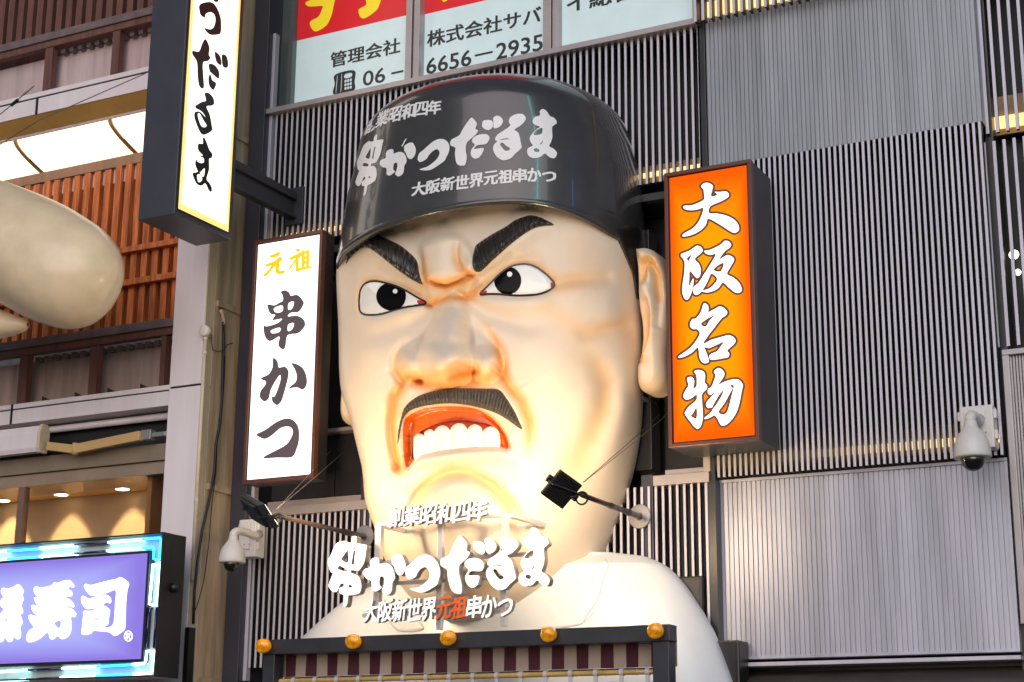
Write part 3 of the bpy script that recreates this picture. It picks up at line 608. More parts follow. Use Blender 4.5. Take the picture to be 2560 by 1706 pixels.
# fade to nothing under the cap and at the flanks
def lookup(A, u, v):
    x = np.clip((u+120)/RS, 0, A.shape[0]-1.001); y = np.clip((v+120)/RS, 0, A.shape[1]-1.001); i = x.astype(int); j = y.astype(int); fx_ = x-i; fy_ = y-j
    return (A[i, j]*(1-fx_)+A[i+1, j]*fx_)*(1-fy_)+(A[i, j+1]*(1-fx_)+A[i+1, j+1]*fx_)*fy_
d = np.zeros((NZ, NT)); fade = ss((100-np.degrees(th))/26)*ss((np.degrees(th)+104)/14)
for it in range(40):
    u, v = touv(base+NB*d[..., None]); d += .35*(lookup(D, u, v)*fade-d)
head = base+NB*d[..., None]
for _ in range(2):
    head[1:-1, 1:-1] = .5*head[1:-1, 1:-1]+.125*(head[:-2, 1:-1]+head[2:, 1:-1]+head[1:-1, :-2]+head[1:-1, 2:])
# airbrushed orange paint along the creases, with shade painted into the nostrils
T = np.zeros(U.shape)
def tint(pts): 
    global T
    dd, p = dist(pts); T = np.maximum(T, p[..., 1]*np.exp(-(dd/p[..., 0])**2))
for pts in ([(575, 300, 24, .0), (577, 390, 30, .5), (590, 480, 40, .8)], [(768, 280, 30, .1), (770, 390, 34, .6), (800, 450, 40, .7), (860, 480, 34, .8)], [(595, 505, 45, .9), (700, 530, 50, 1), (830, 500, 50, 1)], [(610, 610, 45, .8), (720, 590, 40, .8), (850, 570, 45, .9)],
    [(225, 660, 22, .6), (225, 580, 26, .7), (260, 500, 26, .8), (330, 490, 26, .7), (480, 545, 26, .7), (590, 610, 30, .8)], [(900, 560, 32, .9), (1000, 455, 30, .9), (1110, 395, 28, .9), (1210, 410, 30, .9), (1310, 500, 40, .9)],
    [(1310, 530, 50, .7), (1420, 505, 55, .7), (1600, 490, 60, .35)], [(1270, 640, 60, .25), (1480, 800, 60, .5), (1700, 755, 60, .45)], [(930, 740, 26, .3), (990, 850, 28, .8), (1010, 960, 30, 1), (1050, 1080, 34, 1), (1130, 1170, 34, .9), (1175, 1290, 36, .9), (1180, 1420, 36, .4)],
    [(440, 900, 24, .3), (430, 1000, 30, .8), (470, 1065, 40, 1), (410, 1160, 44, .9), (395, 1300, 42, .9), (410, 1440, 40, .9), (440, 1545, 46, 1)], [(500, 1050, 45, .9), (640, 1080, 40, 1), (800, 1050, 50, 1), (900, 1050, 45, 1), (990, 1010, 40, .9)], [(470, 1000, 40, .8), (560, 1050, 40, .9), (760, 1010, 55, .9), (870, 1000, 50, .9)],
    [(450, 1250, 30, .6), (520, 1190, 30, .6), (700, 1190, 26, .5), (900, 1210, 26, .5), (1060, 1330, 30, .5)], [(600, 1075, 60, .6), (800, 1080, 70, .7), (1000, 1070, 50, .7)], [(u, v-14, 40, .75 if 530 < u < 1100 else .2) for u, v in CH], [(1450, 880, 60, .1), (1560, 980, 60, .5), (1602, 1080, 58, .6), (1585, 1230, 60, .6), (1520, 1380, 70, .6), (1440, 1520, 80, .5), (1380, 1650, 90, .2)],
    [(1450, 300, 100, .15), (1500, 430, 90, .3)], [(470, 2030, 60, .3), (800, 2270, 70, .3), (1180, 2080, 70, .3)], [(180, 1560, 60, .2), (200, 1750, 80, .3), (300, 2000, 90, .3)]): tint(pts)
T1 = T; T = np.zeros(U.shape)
for pts in ([(725, 1050, 15, .8), (790, 1024, 24, 1), (870, 1014, 20, 1)], [(480, 1036, 14, .8), (560, 1066, 18, 1)], [(940, 760, 12, .1), (995, 860, 13, .6), (1012, 960, 14, .8), (1005, 1010, 16, .7), (1050, 1085, 14, .6), (1130, 1172, 14, .6), (1172, 1280, 14, .6), (1182, 1400, 14, .3)],  # first two strokes darken the nostrils, painted shade for their depth
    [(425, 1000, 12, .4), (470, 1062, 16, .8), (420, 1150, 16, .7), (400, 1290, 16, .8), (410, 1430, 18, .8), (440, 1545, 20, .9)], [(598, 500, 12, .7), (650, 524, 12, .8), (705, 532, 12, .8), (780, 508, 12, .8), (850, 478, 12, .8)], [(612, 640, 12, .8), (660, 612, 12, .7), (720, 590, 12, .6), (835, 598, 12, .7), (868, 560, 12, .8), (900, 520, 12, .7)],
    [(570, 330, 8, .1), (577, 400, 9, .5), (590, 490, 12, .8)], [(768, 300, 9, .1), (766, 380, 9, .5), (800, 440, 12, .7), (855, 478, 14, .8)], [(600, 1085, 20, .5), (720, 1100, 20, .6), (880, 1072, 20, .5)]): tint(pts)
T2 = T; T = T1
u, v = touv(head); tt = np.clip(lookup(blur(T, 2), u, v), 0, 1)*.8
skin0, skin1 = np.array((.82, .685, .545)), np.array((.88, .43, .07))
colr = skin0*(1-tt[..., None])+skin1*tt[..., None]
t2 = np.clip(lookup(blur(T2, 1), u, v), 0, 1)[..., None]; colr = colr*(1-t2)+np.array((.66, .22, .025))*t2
BASE_LOC = (float(XC.mean()), -.1, float(zz[0]))
root = thing('giant_chef_head', 'giant fibreglass head of a scowling moustached cook in a black cap and white coat', 'sculpture', BASE_LOC)
def gridmesh(name, G, mats, parent, color=None, closed=False):
    nz, nt = G.shape[:2]; idx = np.arange(nz*nt).reshape(nz, nt)
    f = np.stack([idx[:-1, :-1], idx[:-1, 1:], idx[1:, 1:], idx[1:, :-1]], -1).reshape(-1, 4)
    me = bpy.data.meshes.new(name); me.from_pydata(G.reshape(-1, 3).tolist(), [], f.tolist()); me.materials.append(mats)
    me.polygons.foreach_set('use_smooth', [True]*len(me.polygons))
    if color is not None:
        at = me.attributes.new('paint', 'FLOAT_COLOR', 'POINT'); at.data.foreach_set('color', np.concatenate([color, np.ones(color.shape[:2]+(1,))], -1).astype(np.float32).ravel())
    return link(name, me, parent)
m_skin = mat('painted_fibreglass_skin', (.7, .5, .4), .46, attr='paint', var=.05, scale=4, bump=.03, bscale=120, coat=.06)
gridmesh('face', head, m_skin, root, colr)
def bvh(G):
    nz, nt = G.shape[:2]; idx = np.arange(nz*nt).reshape(nz, nt)
    f = np.stack([idx[:-1, :-1], idx[:-1, 1:], idx[1:, 1:], idx[1:, :-1]], -1).reshape(-1, 4)
    return BVHTree.FromPolygons([Vector(p) for p in G.reshape(-1, 3).tolist()], f.tolist())
BH = bvh(head); BB0 = bvh(base)
def applique(mb, outer, holes, crop, tree, h, cell, base_off=.004, mi=0, skirt=.03, grow=0., sm=True, wallmi=None, clip=None):
    """a shaped piece lying on a surface: h(sd,u,v) is its thickness, sd the distance inside its outline"""
    sc, ox, oy = crop; f0 = lambda X, Y: field(outer, holes, X, Y, sm)-grow
    fn = f0 if clip is None else (lambda X, Y: np.maximum(f0(X, Y), field([clip], [], X, Y)))
    vs, fs = fill(fn, bbox_of(outer, grow+2*cell), cell)
    if not len(vs): return
    sd = np.maximum(0, -f0(vs[:, 0], vs[:, 1])); hh = h(sd, vs[:, 0], vs[:, 1]); top = []; bot = []
    for (a, b_), z in zip(vs, hh):
        dr = ray(ox+sc*a, oy+sc*b_); loc, nrm, _, _ = tree.ray_cast(CAM, dr)
        if loc is None: loc, nrm, _, _ = tree.find_nearest(CAM+dr*12.6)
        if nrm.dot(dr) > 0: nrm = -nrm
        nrm = (nrm*.35-dr*.65).normalized(); top.append(loc+nrm*(base_off+float(z))); bot.append(loc-nrm*skirt)
    n = len(top); mb.add(top+bot, fs, mi); off = len(mb.v)-2*n
    E_ = edges_of(fs); mb.f += [(a+off, a+off+n, b_+off+n, b_+off) for a, b_ in E_]; mb.m += [mi if wallmi is None else wallmi]*len(E_)
CF = (FS, FX, FY)
zero = lambda sd, a, b_: np.zeros(len(sd))
# eyes
m_eyew = mat('eye_white_gloss', (.85, .85, .84), .12, var=.02, coat=.6); m_eyek = mat('eye_black_gloss', (.004, .004, .005), .12, var=.02, spec=.08)
m_eyer = mat('eye_corner_red', (.55, .02, .015), .3); m_line = mat('eye_outline_black', (.015, .012, .012), .3)
def circ(cx, cy, rx, ry, n=20): return [(cx+rx*math.cos(2*math.pi*i/n), cy+ry*math.sin(2*math.pi*i/n)) for i in range(n)]
def bulge(sd, a, b_): return .02*np.sqrt(np.clip(sd/70, 0, 1))
def inter(poly, poly2):
    return lambda X, Y: np.maximum(field([poly], [], X, Y), field([poly2], [], X, Y))
EB = base + NB*(-.016)
TB = bvh(EB)
for E_, ic, hl, corners in ((EYEL, (402, 586, 82, 80), (424, 558, 13), [[(600, 624), (548, 606), (556, 632)]]), (EYER, (1052, 498, 76, 78), (1063, 463, 15), [[(890, 575), (932, 552), (930, 576)], [(1316, 526), (1292, 508), (1296, 540)]])):
    fe = lambda X, Y, E_=E_: field([E_], [], X, Y)
    sockets = MB(); applique(sockets, [E_], [], CF, TB, bulge, 6, 0, skirt=.02); eye = sockets.build('eye', m_eyew, root, smooth=True, fix=False)
    def sub(poly, name, m, off, cell=4, clip=True, k=0.):
        s = MB(); sc, ox, oy = CF; fn = (lambda X, Y: np.maximum(field([poly], [], X, Y), fe(X, Y)+2)) if clip else (lambda X, Y: field([poly], [], X, Y))
        vs, fs = fill(fn, bbox_of([poly], 8), cell); hh = bulge(np.maximum(0, -fe(vs[:, 0], vs[:, 1])), 0, 0); pts = []
        for (a, b_), z in zip(vs, hh):
            dr = ray(ox+sc*a, oy+sc*b_); loc, nrm, _, _ = TB.ray_cast(CAM, dr); nrm = nrm if nrm.dot(dr) < 0 else -nrm
            pts.append(loc+(nrm*.35-dr*.65).normalized()*(float(z)+off))
        s.add(pts, fs); return s.build(name, m, eye, smooth=True, fix=False)
    sub(circ(*ic), 'pupil', m_eyek, .004); sub(circ(hl[0], hl[1], hl[2], hl[2]), 'highlight_dot', m_eyew, .007, 3)
    for c in corners: sub(c, 'eye_corner', m_eyer, .003, 3)
    s = MB(); sc, ox, oy = CF; fn = lambda X, Y: np.maximum(fe(X, Y)-8, -(fe(X, Y)+6)); vs, fs = fill(fn, bbox_of([E_], 16), 4); pts = []
    for a, b_ in vs:
        dr = ray(ox+sc*a, oy+sc*b_); l1, n1, _, _ = TB.ray_cast(CAM, dr); l2, n2, _, _ = BH.ray_cast(CAM, dr); loc = min((l1, l2), key=lambda q: (q-CAM).length); pts.append(loc-dr*.004)
    s.add(pts, fs); s.build('eye_outline', m_line, eye, smooth=True, fix=False)
# brows and moustache: combed hair relief
m_hair = mat('painted_black_hair', (.030, .025, .024), .30, var=.3, scale=30, coat=.25)
m_mou = mat('painted_moustache_grey', (.075, .060, .052), .45, var=.3, scale=30, coat=.05)
BRL = [(145, 405), (160, 355), (185, 320), (220, 280), (250, 245), (285, 233), (330, 245), (390, 270), (450, 300), (500, 340), (535, 375), (550, 410), (555, 450), (568, 500), (575, 520), (530, 500), (470, 462), (420, 425), (370, 385), (320, 345), (290, 325), (262, 312), (230, 320), (195, 345), (165, 375)]
BRR = [(868, 445), (855, 420), (853, 380), (862, 330), (875, 298), (920, 265), (980, 228), (1040, 195), (1090, 160), (1140, 140), (1180, 132), (1220, 138), (1260, 155), (1310, 185), (1260, 190), (1210, 200), (1160, 225), (1110, 260), (1060, 300), (1010, 345), (960, 390), (920, 430), (895, 448)]
MOU = [(435, 1415), (440, 1330), (455, 1260), (480, 1200), (540, 1150), (620, 1120), (720, 1102), (820, 1100), (920, 1102), (1000, 1108), (1040, 1150), (1090, 1230), (1117, 1290), (1132, 1328), (1112, 1322), (1078, 1298), (1020, 1258), (960, 1230), (880, 1205), (800, 1190), (720, 1185), (640, 1190), (560, 1205), (500, 1228), (465, 1272), (450, 1340)]
def hair(phase, H, jag):
    def f(sd, a, b_):
        p = phase(a, b_); w = .5+.5*np.sin(p); w2 = .5+.5*np.sin(p*2.3+1.3*np.sin(p*.31)); return H*np.clip(sd/26, 0, 1)**.6*(.35+.42*w+.23*w2)
    return f
def cen(cx, cy, k, bend=0.): return lambda a, b_: np.arctan2(b_-cy, a-cx)*k+bend*np.hypot(a-cx, b_-cy)
for nm, poly, ph, H in (('eyebrow', BRL, cen(420, 950, 135, .012), .045), ('eyebrow', BRR, cen(1130, 900, 170, -.014), .045), ('moustache', MOU, cen(790, 2000, 300, .004), .05)):
    s = MB(); applique(s, [poly], [], CF, BH, hair(ph, H, 0), 3.2, .004, skirt=.03); s.build(nm, m_mou if nm == 'moustache' else m_hair, root, smooth=True, fix=False)
# mouth lining, gum, teeth
m_red = mat('mouth_red_gloss', (.72, .125, .008), .28, var=.12, scale=8, coat=.5); m_gum = mat('gum_brown_red', (.38, .05, .02), .25, coat=.4); m_tooth = mat('tooth_white', (.84, .82, .78), .15, var=.03, coat=.5)
s = MB(); applique(s, [MOUTH], [], CF, BH, lambda sd, a, b_: .0*sd, 6, .006, skirt=.004); mo = s.build('mouth', m_red, root, smooth=True, fix=False)
GUM = [(515, 1500), (512, 1440), (525, 1385), (560, 1340), (620, 1310), (690, 1288), (772, 1276), (860, 1284), (940, 1300), (985, 1340), (1010, 1432), (900, 1432), (760, 1444), (600, 1475)]
s = MB(); applique(s, [GUM], [], CF, BB0, lambda sd, a, b_: .035*np.sqrt(np.clip(sd/40, 0, 1)), 6, -.062, skirt=.03, clip=MOUTH); s.build('gum', m_gum, mo, smooth=True, fix=False)
for x0_, x1_, tp, bt in ((520, 585, 1352, 1492), (580, 642, 1328, 1480), (635, 730, 1306, 1468), (724, 825, 1293, 1456), (818, 909, 1300, 1448), (902, 1004, 1312, 1444)):
    w_ = x1_-x0_; poly = [(x0_, bt), (x0_-2, tp+w_*.5), (x0_+w_*.16, tp+w_*.14), (x0_+w_*.5, tp), (x1_-w_*.16, tp+w_*.14), (x1_+1, tp+w_*.5), (x1_, bt-4), ((x0_+x1_)/2, bt+2)]
    s = MB(); applique(s, [poly], [], CF, BB0, lambda sd, a, b_: .03*np.sqrt(np.clip(sd/26, 0, 1)), 4.5, -.034, skirt=.03, clip=MOUTH); s.build('tooth', m_tooth, mo, smooth=True, fix=False)
# sideburn
HB = [(1610, 200), (1645, 236), (1680, 300), (1720, 390), (1750, 470), (1768, 585), (1782, 600), (1797, 595), (1793, 480), (1790, 400), (1786, 320), (1800, 250), (1760, 190)]
s = MB(); applique(s, [HB], [], CF, BH, lambda sd, a, b_: .035*np.clip(sd/25, 0, 1)**.5, 7, .003, skirt=.02); s.build('hair', mat('flat_black_hair', (.012, .010, .010), .45), root, smooth=True, fix=False)

# ears: relief slab, mirrored for the far side
def ear(name, mirror=None):
    Ye = -.17; s = MB(); fe_ = [(1778, 330), (1800, 322), (1830, 318), (1875, 335), (1915, 385), (1940, 470), (1950, 600), (1950, 750), (1940, 900), (1945, 1000), (1938, 1070), (1910, 1115), (1865, 1132), (1815, 1120), (1790, 1070), (1790, 960), (1800, 800), (1795, 600), (1786, 420)]
    vs, fs = fill(lambda X, Y: field([fe_], [], X, Y), bbox_of([fe_], 12), 7); a, b_ = vs[:, 0], vs[:, 1]; sd = np.maximum(0, -field([fe_], [], a, b_))
    def gd(pts):
        best = np.full(len(a), 1e18); par = np.zeros((len(a), 2)); pts = np.array(pts, float)
        for p, q in zip(pts[:-1], pts[1:]):
            e = q[:2]-p[:2]; t = np.clip(((a-p[0])*e[0]+(b_-p[1])*e[1])/(e@e), 0, 1); d2 = (a-p[0]-t*e[0])**2+(b_-p[1]-t*e[1])**2; m = d2 < best; best = np.where(m, d2, best); par[m] = (p[2:]+(q[2:]-p[2:])*t[:, None])[m]
        return par[:, 1]*np.exp(-best/par[:, 0]**2)
    h = .12*np.sqrt(np.clip(sd/45, 0, 1))
    h -= 1.7*gd([(1832, 500, 26, .03), (1835, 420, 26, .055), (1868, 405, 22, .055), (1900, 470, 20, .05), (1915, 600, 20, .045), (1912, 760, 18, .02)])
    h -= 1.5*gd([(1850, 640, 30, .04), (1840, 720, 40, .07), (1830, 830, 34, .08), (1815, 920, 24, .05)]) - gd([(1860, 560, 24, .03), (1885, 680, 24, .035), (1880, 820, 26, .03), (1845, 920, 22, .02)])
    h += gd([(1850, 1040, 50, .05)]) - gd([(1800, 960, 14, .03), (1850, 960, 22, .012)])
    pts = []; bk = []
    for (p, q), z in zip(vs, h):
        f = Vector(P(FX+FS*p, FY+FS*q, Ye)); b2 = Vector((f.x, YH+.12, f.z)); f.y -= float(z)
        pts.append(f); bk.append(b2)
    tnt = np.clip(gd([(1832, 520, 16, .9), (1838, 420, 16, 1), (1868, 402, 14, 1), (1900, 470, 14, .9), (1914, 620, 14, .8)])+gd([(1880, 680, 14, .6), (1875, 820, 16, .8), (1830, 930, 16, .9), (1800, 955, 14, .9)])+gd([(1830, 480, 40, .8), (1835, 420, 40, .9), (1870, 400, 36, .8), (1915, 480, 30, .5)])+gd([(1850, 640, 40, .3), (1830, 830, 40, .8), (1812, 930, 34, .9), (1850, 970, 34, .4)])+gd([(1800, 1080, 60, .3), (1880, 1100, 60, .3)]), 0, .9)*.8  # narrow first lines paint shade into the ear folds; wide ones are airbrush
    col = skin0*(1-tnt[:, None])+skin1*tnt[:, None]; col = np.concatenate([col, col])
    if mirror is not None:
        for L_ in (pts, bk):
            for p in L_: p.x = 2*mirror-p.x
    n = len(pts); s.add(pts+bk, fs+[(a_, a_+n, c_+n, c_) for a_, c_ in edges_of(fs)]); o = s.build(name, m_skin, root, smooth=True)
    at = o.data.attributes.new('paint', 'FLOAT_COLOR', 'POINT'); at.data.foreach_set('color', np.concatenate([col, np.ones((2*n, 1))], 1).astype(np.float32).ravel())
xmid = float(np.interp(P(1400, 850, -.2).z, zz, XC))
ear('ear'); ear('ear', xmid+.085)

# cap
CS = [(700, 838, 1612), (650, 838, 1612), (620, 843, 1609), (560, 851, 1606), (490, 862, 1601), (413, 880, 1586), (348, 894, 1567), (300, 906, 1552)]
capd = lambda z: 1.02
CFIT = ringfit(CS, capd); NC, NCZ = 260, 160
cth = np.radians(np.linspace(-112, 112, NC))
zc0, zc1 = CFIT[0, 0], P(1284, 88, YH-.92).z
czz = np.linspace(zc0, zc1, 400)
lx = np.polyfit(CFIT[:, 0], CFIT[:, 1], 1); la = np.polyfit(CFIT[:, 0], CFIT[:, 2], 2)
CSX = np.sign(np.sin(cth))*np.abs(np.sin(cth))**.94; CCY = np.sign(np.cos(cth))*np.abs(np.cos(cth))**.94
ca0 = np.interp(czz, CFIT[:, 0], CFIT[:, 2]); cx0 = np.interp(czz, CFIT[:, 0], CFIT[:, 1])
tz = np.clip((czz-zc0)/(zc1-zc0), 0, 1); k0 = .72
rnd = lambda t: np.clip(1-(np.clip((t-k0)/(1-k0), 0, 1))**2.3, 0, 1)**.5
def capsurf(z):
    t = (z-zc0)/(zc1-zc0); r = rnd(t)
    a = np.interp(z, CFIT[:, 0], CFIT[:, 2]); x = np.interp(z, CFIT[:, 0], CFIT[:, 1])
    b_ = capd(z)*(1-.10*np.clip(t, 0, 1))
    return np.stack([x+a*r*CSX, YH-b_*r*CCY, np.broadcast_to(z, x.shape if np.ndim(x) else CSX.shape)*np.ones_like(CSX)], -1)
full = np.stack([capsurf(np.full(NC, z)) for z in np.linspace(zc0-.1, zc1, 240)])
BC0 = bvh(full)
RIM = [(838, 651), (859, 617), (909, 581), (963, 556), (1016, 538), (1106, 517), (1177, 504), (1248, 497), (1320, 497), (1373, 506), (1427, 520), (1480, 544), (1534, 581), (1602, 622)]
rt_, rz_ = [], []
for px, py in RIM:
    loc = BC0.ray_cast(CAM, ray(px, py))[0]
    if loc is None:
        q_ = proj(full); e_ = np.hypot(q_[..., 0]-px, q_[..., 1]-py)+np.where(cth[None] > 0, 0, 0); j0 = np.unravel_index(e_.argmin(), e_.shape); loc = Vector(full[j0])
    row = capsurf(np.full(NC, loc.z)); j = np.argmin((row[:, 0]-loc.x)**2+(row[:, 1]-loc.y)**2); rt_.append(cth[j]); rz_.append(loc.z)
rt_, rz_ = np.array(rt_), np.array(rz_); o_ = np.argsort(rt_); rt_, rz_ = rt_[o_], rz_[o_]
print('rim', np.round(np.degrees(rt_)), np.round(rz_, 2))
kl, kr = (rz_[1]-rz_[0])/(rt_[1]-rt_[0]), (rz_[-1]-rz_[-2])/(rt_[-1]-rt_[-2])
rimz = np.interp(cth, rt_, rz_); rimz = np.where(cth < rt_[0], rz_[0]+(cth-rt_[0])*kl*.6, rimz); rimz = np.where(cth > rt_[-1], rz_[-1]+(cth-rt_[-1])*kr*.6, rimz); rimz = smooth1(np.maximum(rimz, zc0-.08), 6)
def capgrid(off, lo=0.):
    ts = np.concatenate([np.linspace(0, .75, 90), np.linspace(.75, 1, 71)[1:]]); G = []
    for t in ts: G.append(capsurf(rimz+lo+(zc1-rimz-lo)*t))
    return np.array(G)
CG_ = capgrid(0)
# turned-in lip at the rim
lip = [CG_[0]]
nin = np.stack([-CSX, CCY*.9, np.zeros(NC)], -1); nin /= np.linalg.norm(nin, axis=1, keepdims=True)
lips = np.stack([CG_[0]+nin*.12+[0, 0, .0], CG_[0]+nin*.06+[0, 0, -.026], CG_[0]+nin*.022+[0, 0, -.038], CG_[0]+nin*.002+[0, 0, -.032], CG_[0]-nin*.003+[0, 0, -.018], CG_[0]-nin*.002+[0, 0, -.004]])
CAPG = np.concatenate([lips, CG_])
m_cap = mat('cap_black_gloss', (.050, .048, .049), .22, var=.15, scale=5, coat=.5)
m_cap.node_tree.nodes['Principled BSDF'].inputs['Coat Roughness'].default_value = .05
capo = gridmesh('cap', CAPG, m_cap, root)
BC = bvh(CG_)
def oncap(px, py):
    dr = ray(px, py); loc, nrm, _, _ = BC.ray_cast(CAM, dr)
    if loc is None: loc, nrm, _, _ = BC.find_nearest(CAM+dr*12.4)
    return loc-dr*.005
# the trademark lettering: outlines shared by the cap and the raised letters in front
CA = (.14032, 800, 1310); CB = (.14029, 1080, 1300)
G_KUSHI = ([[(570, 350), (562, 265), (598, 220), (645, 222), (655, 270), (636, 360)], [(270, 380), (340, 325), (440, 305), (500, 335), (640, 345), (760, 365), (835, 390), (820, 480), (805, 600), (775, 710), (730, 780), (680, 832), (540, 820), (440, 790), (345, 745), (305, 810), (230, 872), (190, 850), (160, 770), (145, 680), (155, 620), (200, 540)], [(488, 770), (542, 790), (545, 895), (480, 870)],
            [(240, 872), (190, 980), (160, 1060), (150, 1110), (180, 1165), (230, 1210), (290, 1212), (325, 1165), (370, 1070), (440, 1075), (440, 1115), (385, 1125), (345, 1150), (335, 1200), (360, 1245), (430, 1265), (500, 1275), (600, 1265), (690, 1240), (720, 1200), (738, 1110), (720, 1010), (690, 945), (640, 905), (560, 877), (480, 860), (400, 837), (310, 812)], [(430, 1250), (500, 1250), (490, 1400), (470, 1460), (440, 1480), (415, 1470), (420, 1380)], [(430, 1060), (520, 1060), (520, 1140), (430, 1140)]],
           [[(490, 475), (500, 470), (495, 690), (380, 635), (430, 550)], [(600, 485), (630, 485), (612, 610), (605, 725), (565, 710), (580, 590)], [(515, 1090), (562, 1095), (562, 1132), (515, 1128)]])
G_KA = ([[(900, 650), (940, 610), (1010, 600), (1050, 630), (1055, 690), (1062, 718), (1140, 700), (1210, 710), (1270, 750), (1310, 820), (1335, 920), (1330, 980), (1290, 1050), (1285, 1130), (1270, 1210), (1230, 1255), (1170, 1270), (1120, 1230), (1100, 1190), (1125, 1120), (1140, 1040), (1140, 970), (1115, 938), (1075, 945), (1060, 1000), (1062, 1090), (1100, 1135), (1060, 1170), (1000, 1205), (950, 1195), (915, 1150), (920, 1080), (900, 1010), (840, 985), (790, 930), (765, 870), (790, 810), (850, 790), (893, 775), (890, 710)],
         [(1280, 590), (1340, 550), (1410, 535), (1460, 560), (1500, 640), (1525, 720), (1515, 820), (1480, 890), (1440, 920), (1390, 910), (1345, 850), (1320, 770), (1280, 690)]], [])
G_TSU = ([[(1600, 720), (1700, 630), (1780, 570), (1880, 545), (1990, 580), (2080, 670), (2130, 780), (2138, 900), (2110, 1010), (2080, 1090), (1990, 1150), (1900, 1200), (1830, 1225), (1740, 1215), (1620, 1172), (1610, 1148), (1750, 1130), (1850, 1070), (1920, 1000), (1950, 920), (1940, 840), (1880, 772), (1800, 800), (1740, 870), (1700, 950), (1610, 985), (1560, 970), (1520, 900), (1530, 780)]], [])
G_DA = ([[(440, 340), (490, 275), (530, 300), (590, 370), (625, 440), (610, 540), (670, 585), (640, 660), (560, 740), (490, 810), (475, 900), (490, 1010), (520, 1110), (530, 1210), (520, 1310), (480, 1320), (400, 1300), (340, 1240), (300, 1120), (275, 1000), (265, 890), (160, 820), (150, 740), (170, 690), (300, 630), (340, 540), (390, 430)], [(745, 385), (850, 385), (920, 420), (945, 480), (948, 560), (900, 615), (820, 590), (750, 530), (730, 460)], [(935, 370), (960, 330), (1010, 320), (1080, 360), (1130, 430), (1140, 500), (1100, 570), (1030, 600), (975, 580), (958, 480)],
         [(590, 740), (650, 695), (740, 680), (840, 695), (900, 740), (925, 800), (910, 870), (870, 915), (780, 915), (690, 920), (645, 985), (740, 990), (840, 1000), (830, 1100), (800, 1170), (740, 1210), (680, 1200), (620, 1140), (595, 1070), (598, 990), (650, 890), (600, 840), (580, 790)]], [])
G_RU = ([[(1220, 420), (1240, 370), (1300, 330), (1390, 318), (1470, 340), (1520, 400), (1530, 460), (1490, 530), (1420, 590), (1335, 640), (1400, 700), (1440, 790), (1465, 900), (1490, 1000), (1490, 1050), (1430, 1110), (1380, 1150), (1320, 1220), (1240, 1250), (1150, 1240), (1060, 1170), (1000, 1080), (965, 980), (975, 890), (1030, 830), (985, 790), (1020, 700), (1110, 640), (1250, 545), (1225, 480)]], [[(1085, 900), (1135, 878), (1200, 950), (1280, 1020), (1250, 1060), (1190, 1050), (1140, 990)], [(1040, 826), (1120, 800), (1200, 798), (1285, 830), (1200, 818), (1120, 816)]])
G_MA = ([[(1745, 190), (1780, 140), (1830, 140), (1890, 200), (1940, 280), (2010, 310), (2060, 370), (2070, 430), (2030, 470), (1990, 510), (1995, 620), (2000, 720), (1980, 830), (1950, 922), (2030, 970), (2090, 1040), (2095, 1100), (2060, 1170), (1990, 1170), (1930, 1130), (1870, 1080), (1800, 1150), (1720, 1180), (1630, 1180), (1560, 1120), (1540, 1040), (1560, 970), (1640, 920), (1620, 880), (1580, 800), (1590, 720), (1640, 640), (1700, 570), (1760, 510), (1690, 490), (1630, 440), (1620, 380), (1660, 310), (1750, 270)]], [[(1650, 660), (1700, 592), (1800, 537), (1810, 600), (1800, 650), (1740, 685), (1660, 692)], [(1765, 885), (1808, 840), (1828, 785), (1822, 850), (1790, 887)], [(1665, 1000), (1710, 972), (1770, 1010), (1750, 1050), (1710, 1052), (1680, 1040)]])
CAPMAP = [(G_KUSHI, [((610, 220), (332, 507)), ((835, 390), (388, 538)), ((270, 380), (245, 560)), ((150, 1110), (193, 850)), ((738, 1110), (345, 770)), ((450, 1480), (253, 915))]),
 (G_KA, [((950, 605), (420, 608)), ((1335, 920), (550, 680)), ((765, 870), (368, 692)), ((1170, 1270), (500, 790)), ((950, 1195), (412, 778)), ((1410, 535), (578, 545)), ((1525, 720), (622, 600)), ((1440, 920), (578, 662))]),
 (G_TSU, [((1520, 850), (632, 655)), ((1880, 545), (775, 523)), ((2138, 900), (846, 620)), ((1620, 1160), (645, 738)), ((1830, 1225), (720, 740))]),
 (G_DA, [((490, 275), (1000, 380)), ((150, 760), (865, 550)), ((500, 1320), (945, 712)), ((670, 585), (1040, 470)), ((735, 430), (1085, 410)), ((1140, 480), (1227, 405)), ((925, 800), (1133, 525)), ((740, 1210), (1050, 662))]),
 (G_RU, [((1220, 420), (1270, 382)), ((1530, 430), (1382, 385)), ((1200, 1245), (1240, 660)), ((965, 950), (1155, 600)), ((1490, 1030), (1355, 590))]),
 (G_MA, [((1800, 140), (1500, 325)), ((2070, 400), (1600, 410)), ((2060, 1170), (1590, 655)), ((1540, 1040), (1390, 620)), ((1620, 390), (1440, 385))])]
m_cwhite = mat('cap_lettering_white', (.84, .85, .88), .3, var=.05)
s = MB(); C7 = (.357, 820, 160)
for (ou, ho), pr in CAPMAP:
    A_ = np.array([[a[0], a[1], 1] for a, _ in pr], float); B_ = np.array([b_ for _, b_ in pr], float); X_, *_ = np.linalg.lstsq(A_, B_, rcond=None)
    letter(s, ou, ho, (1, 0, 0), lambda p, q, X_=X_: oncap(*(np.array([p, q, 1])@X_*.357+[820, 160])), 13)
s.build('lettering', m_cwhite, capo, fix=False)
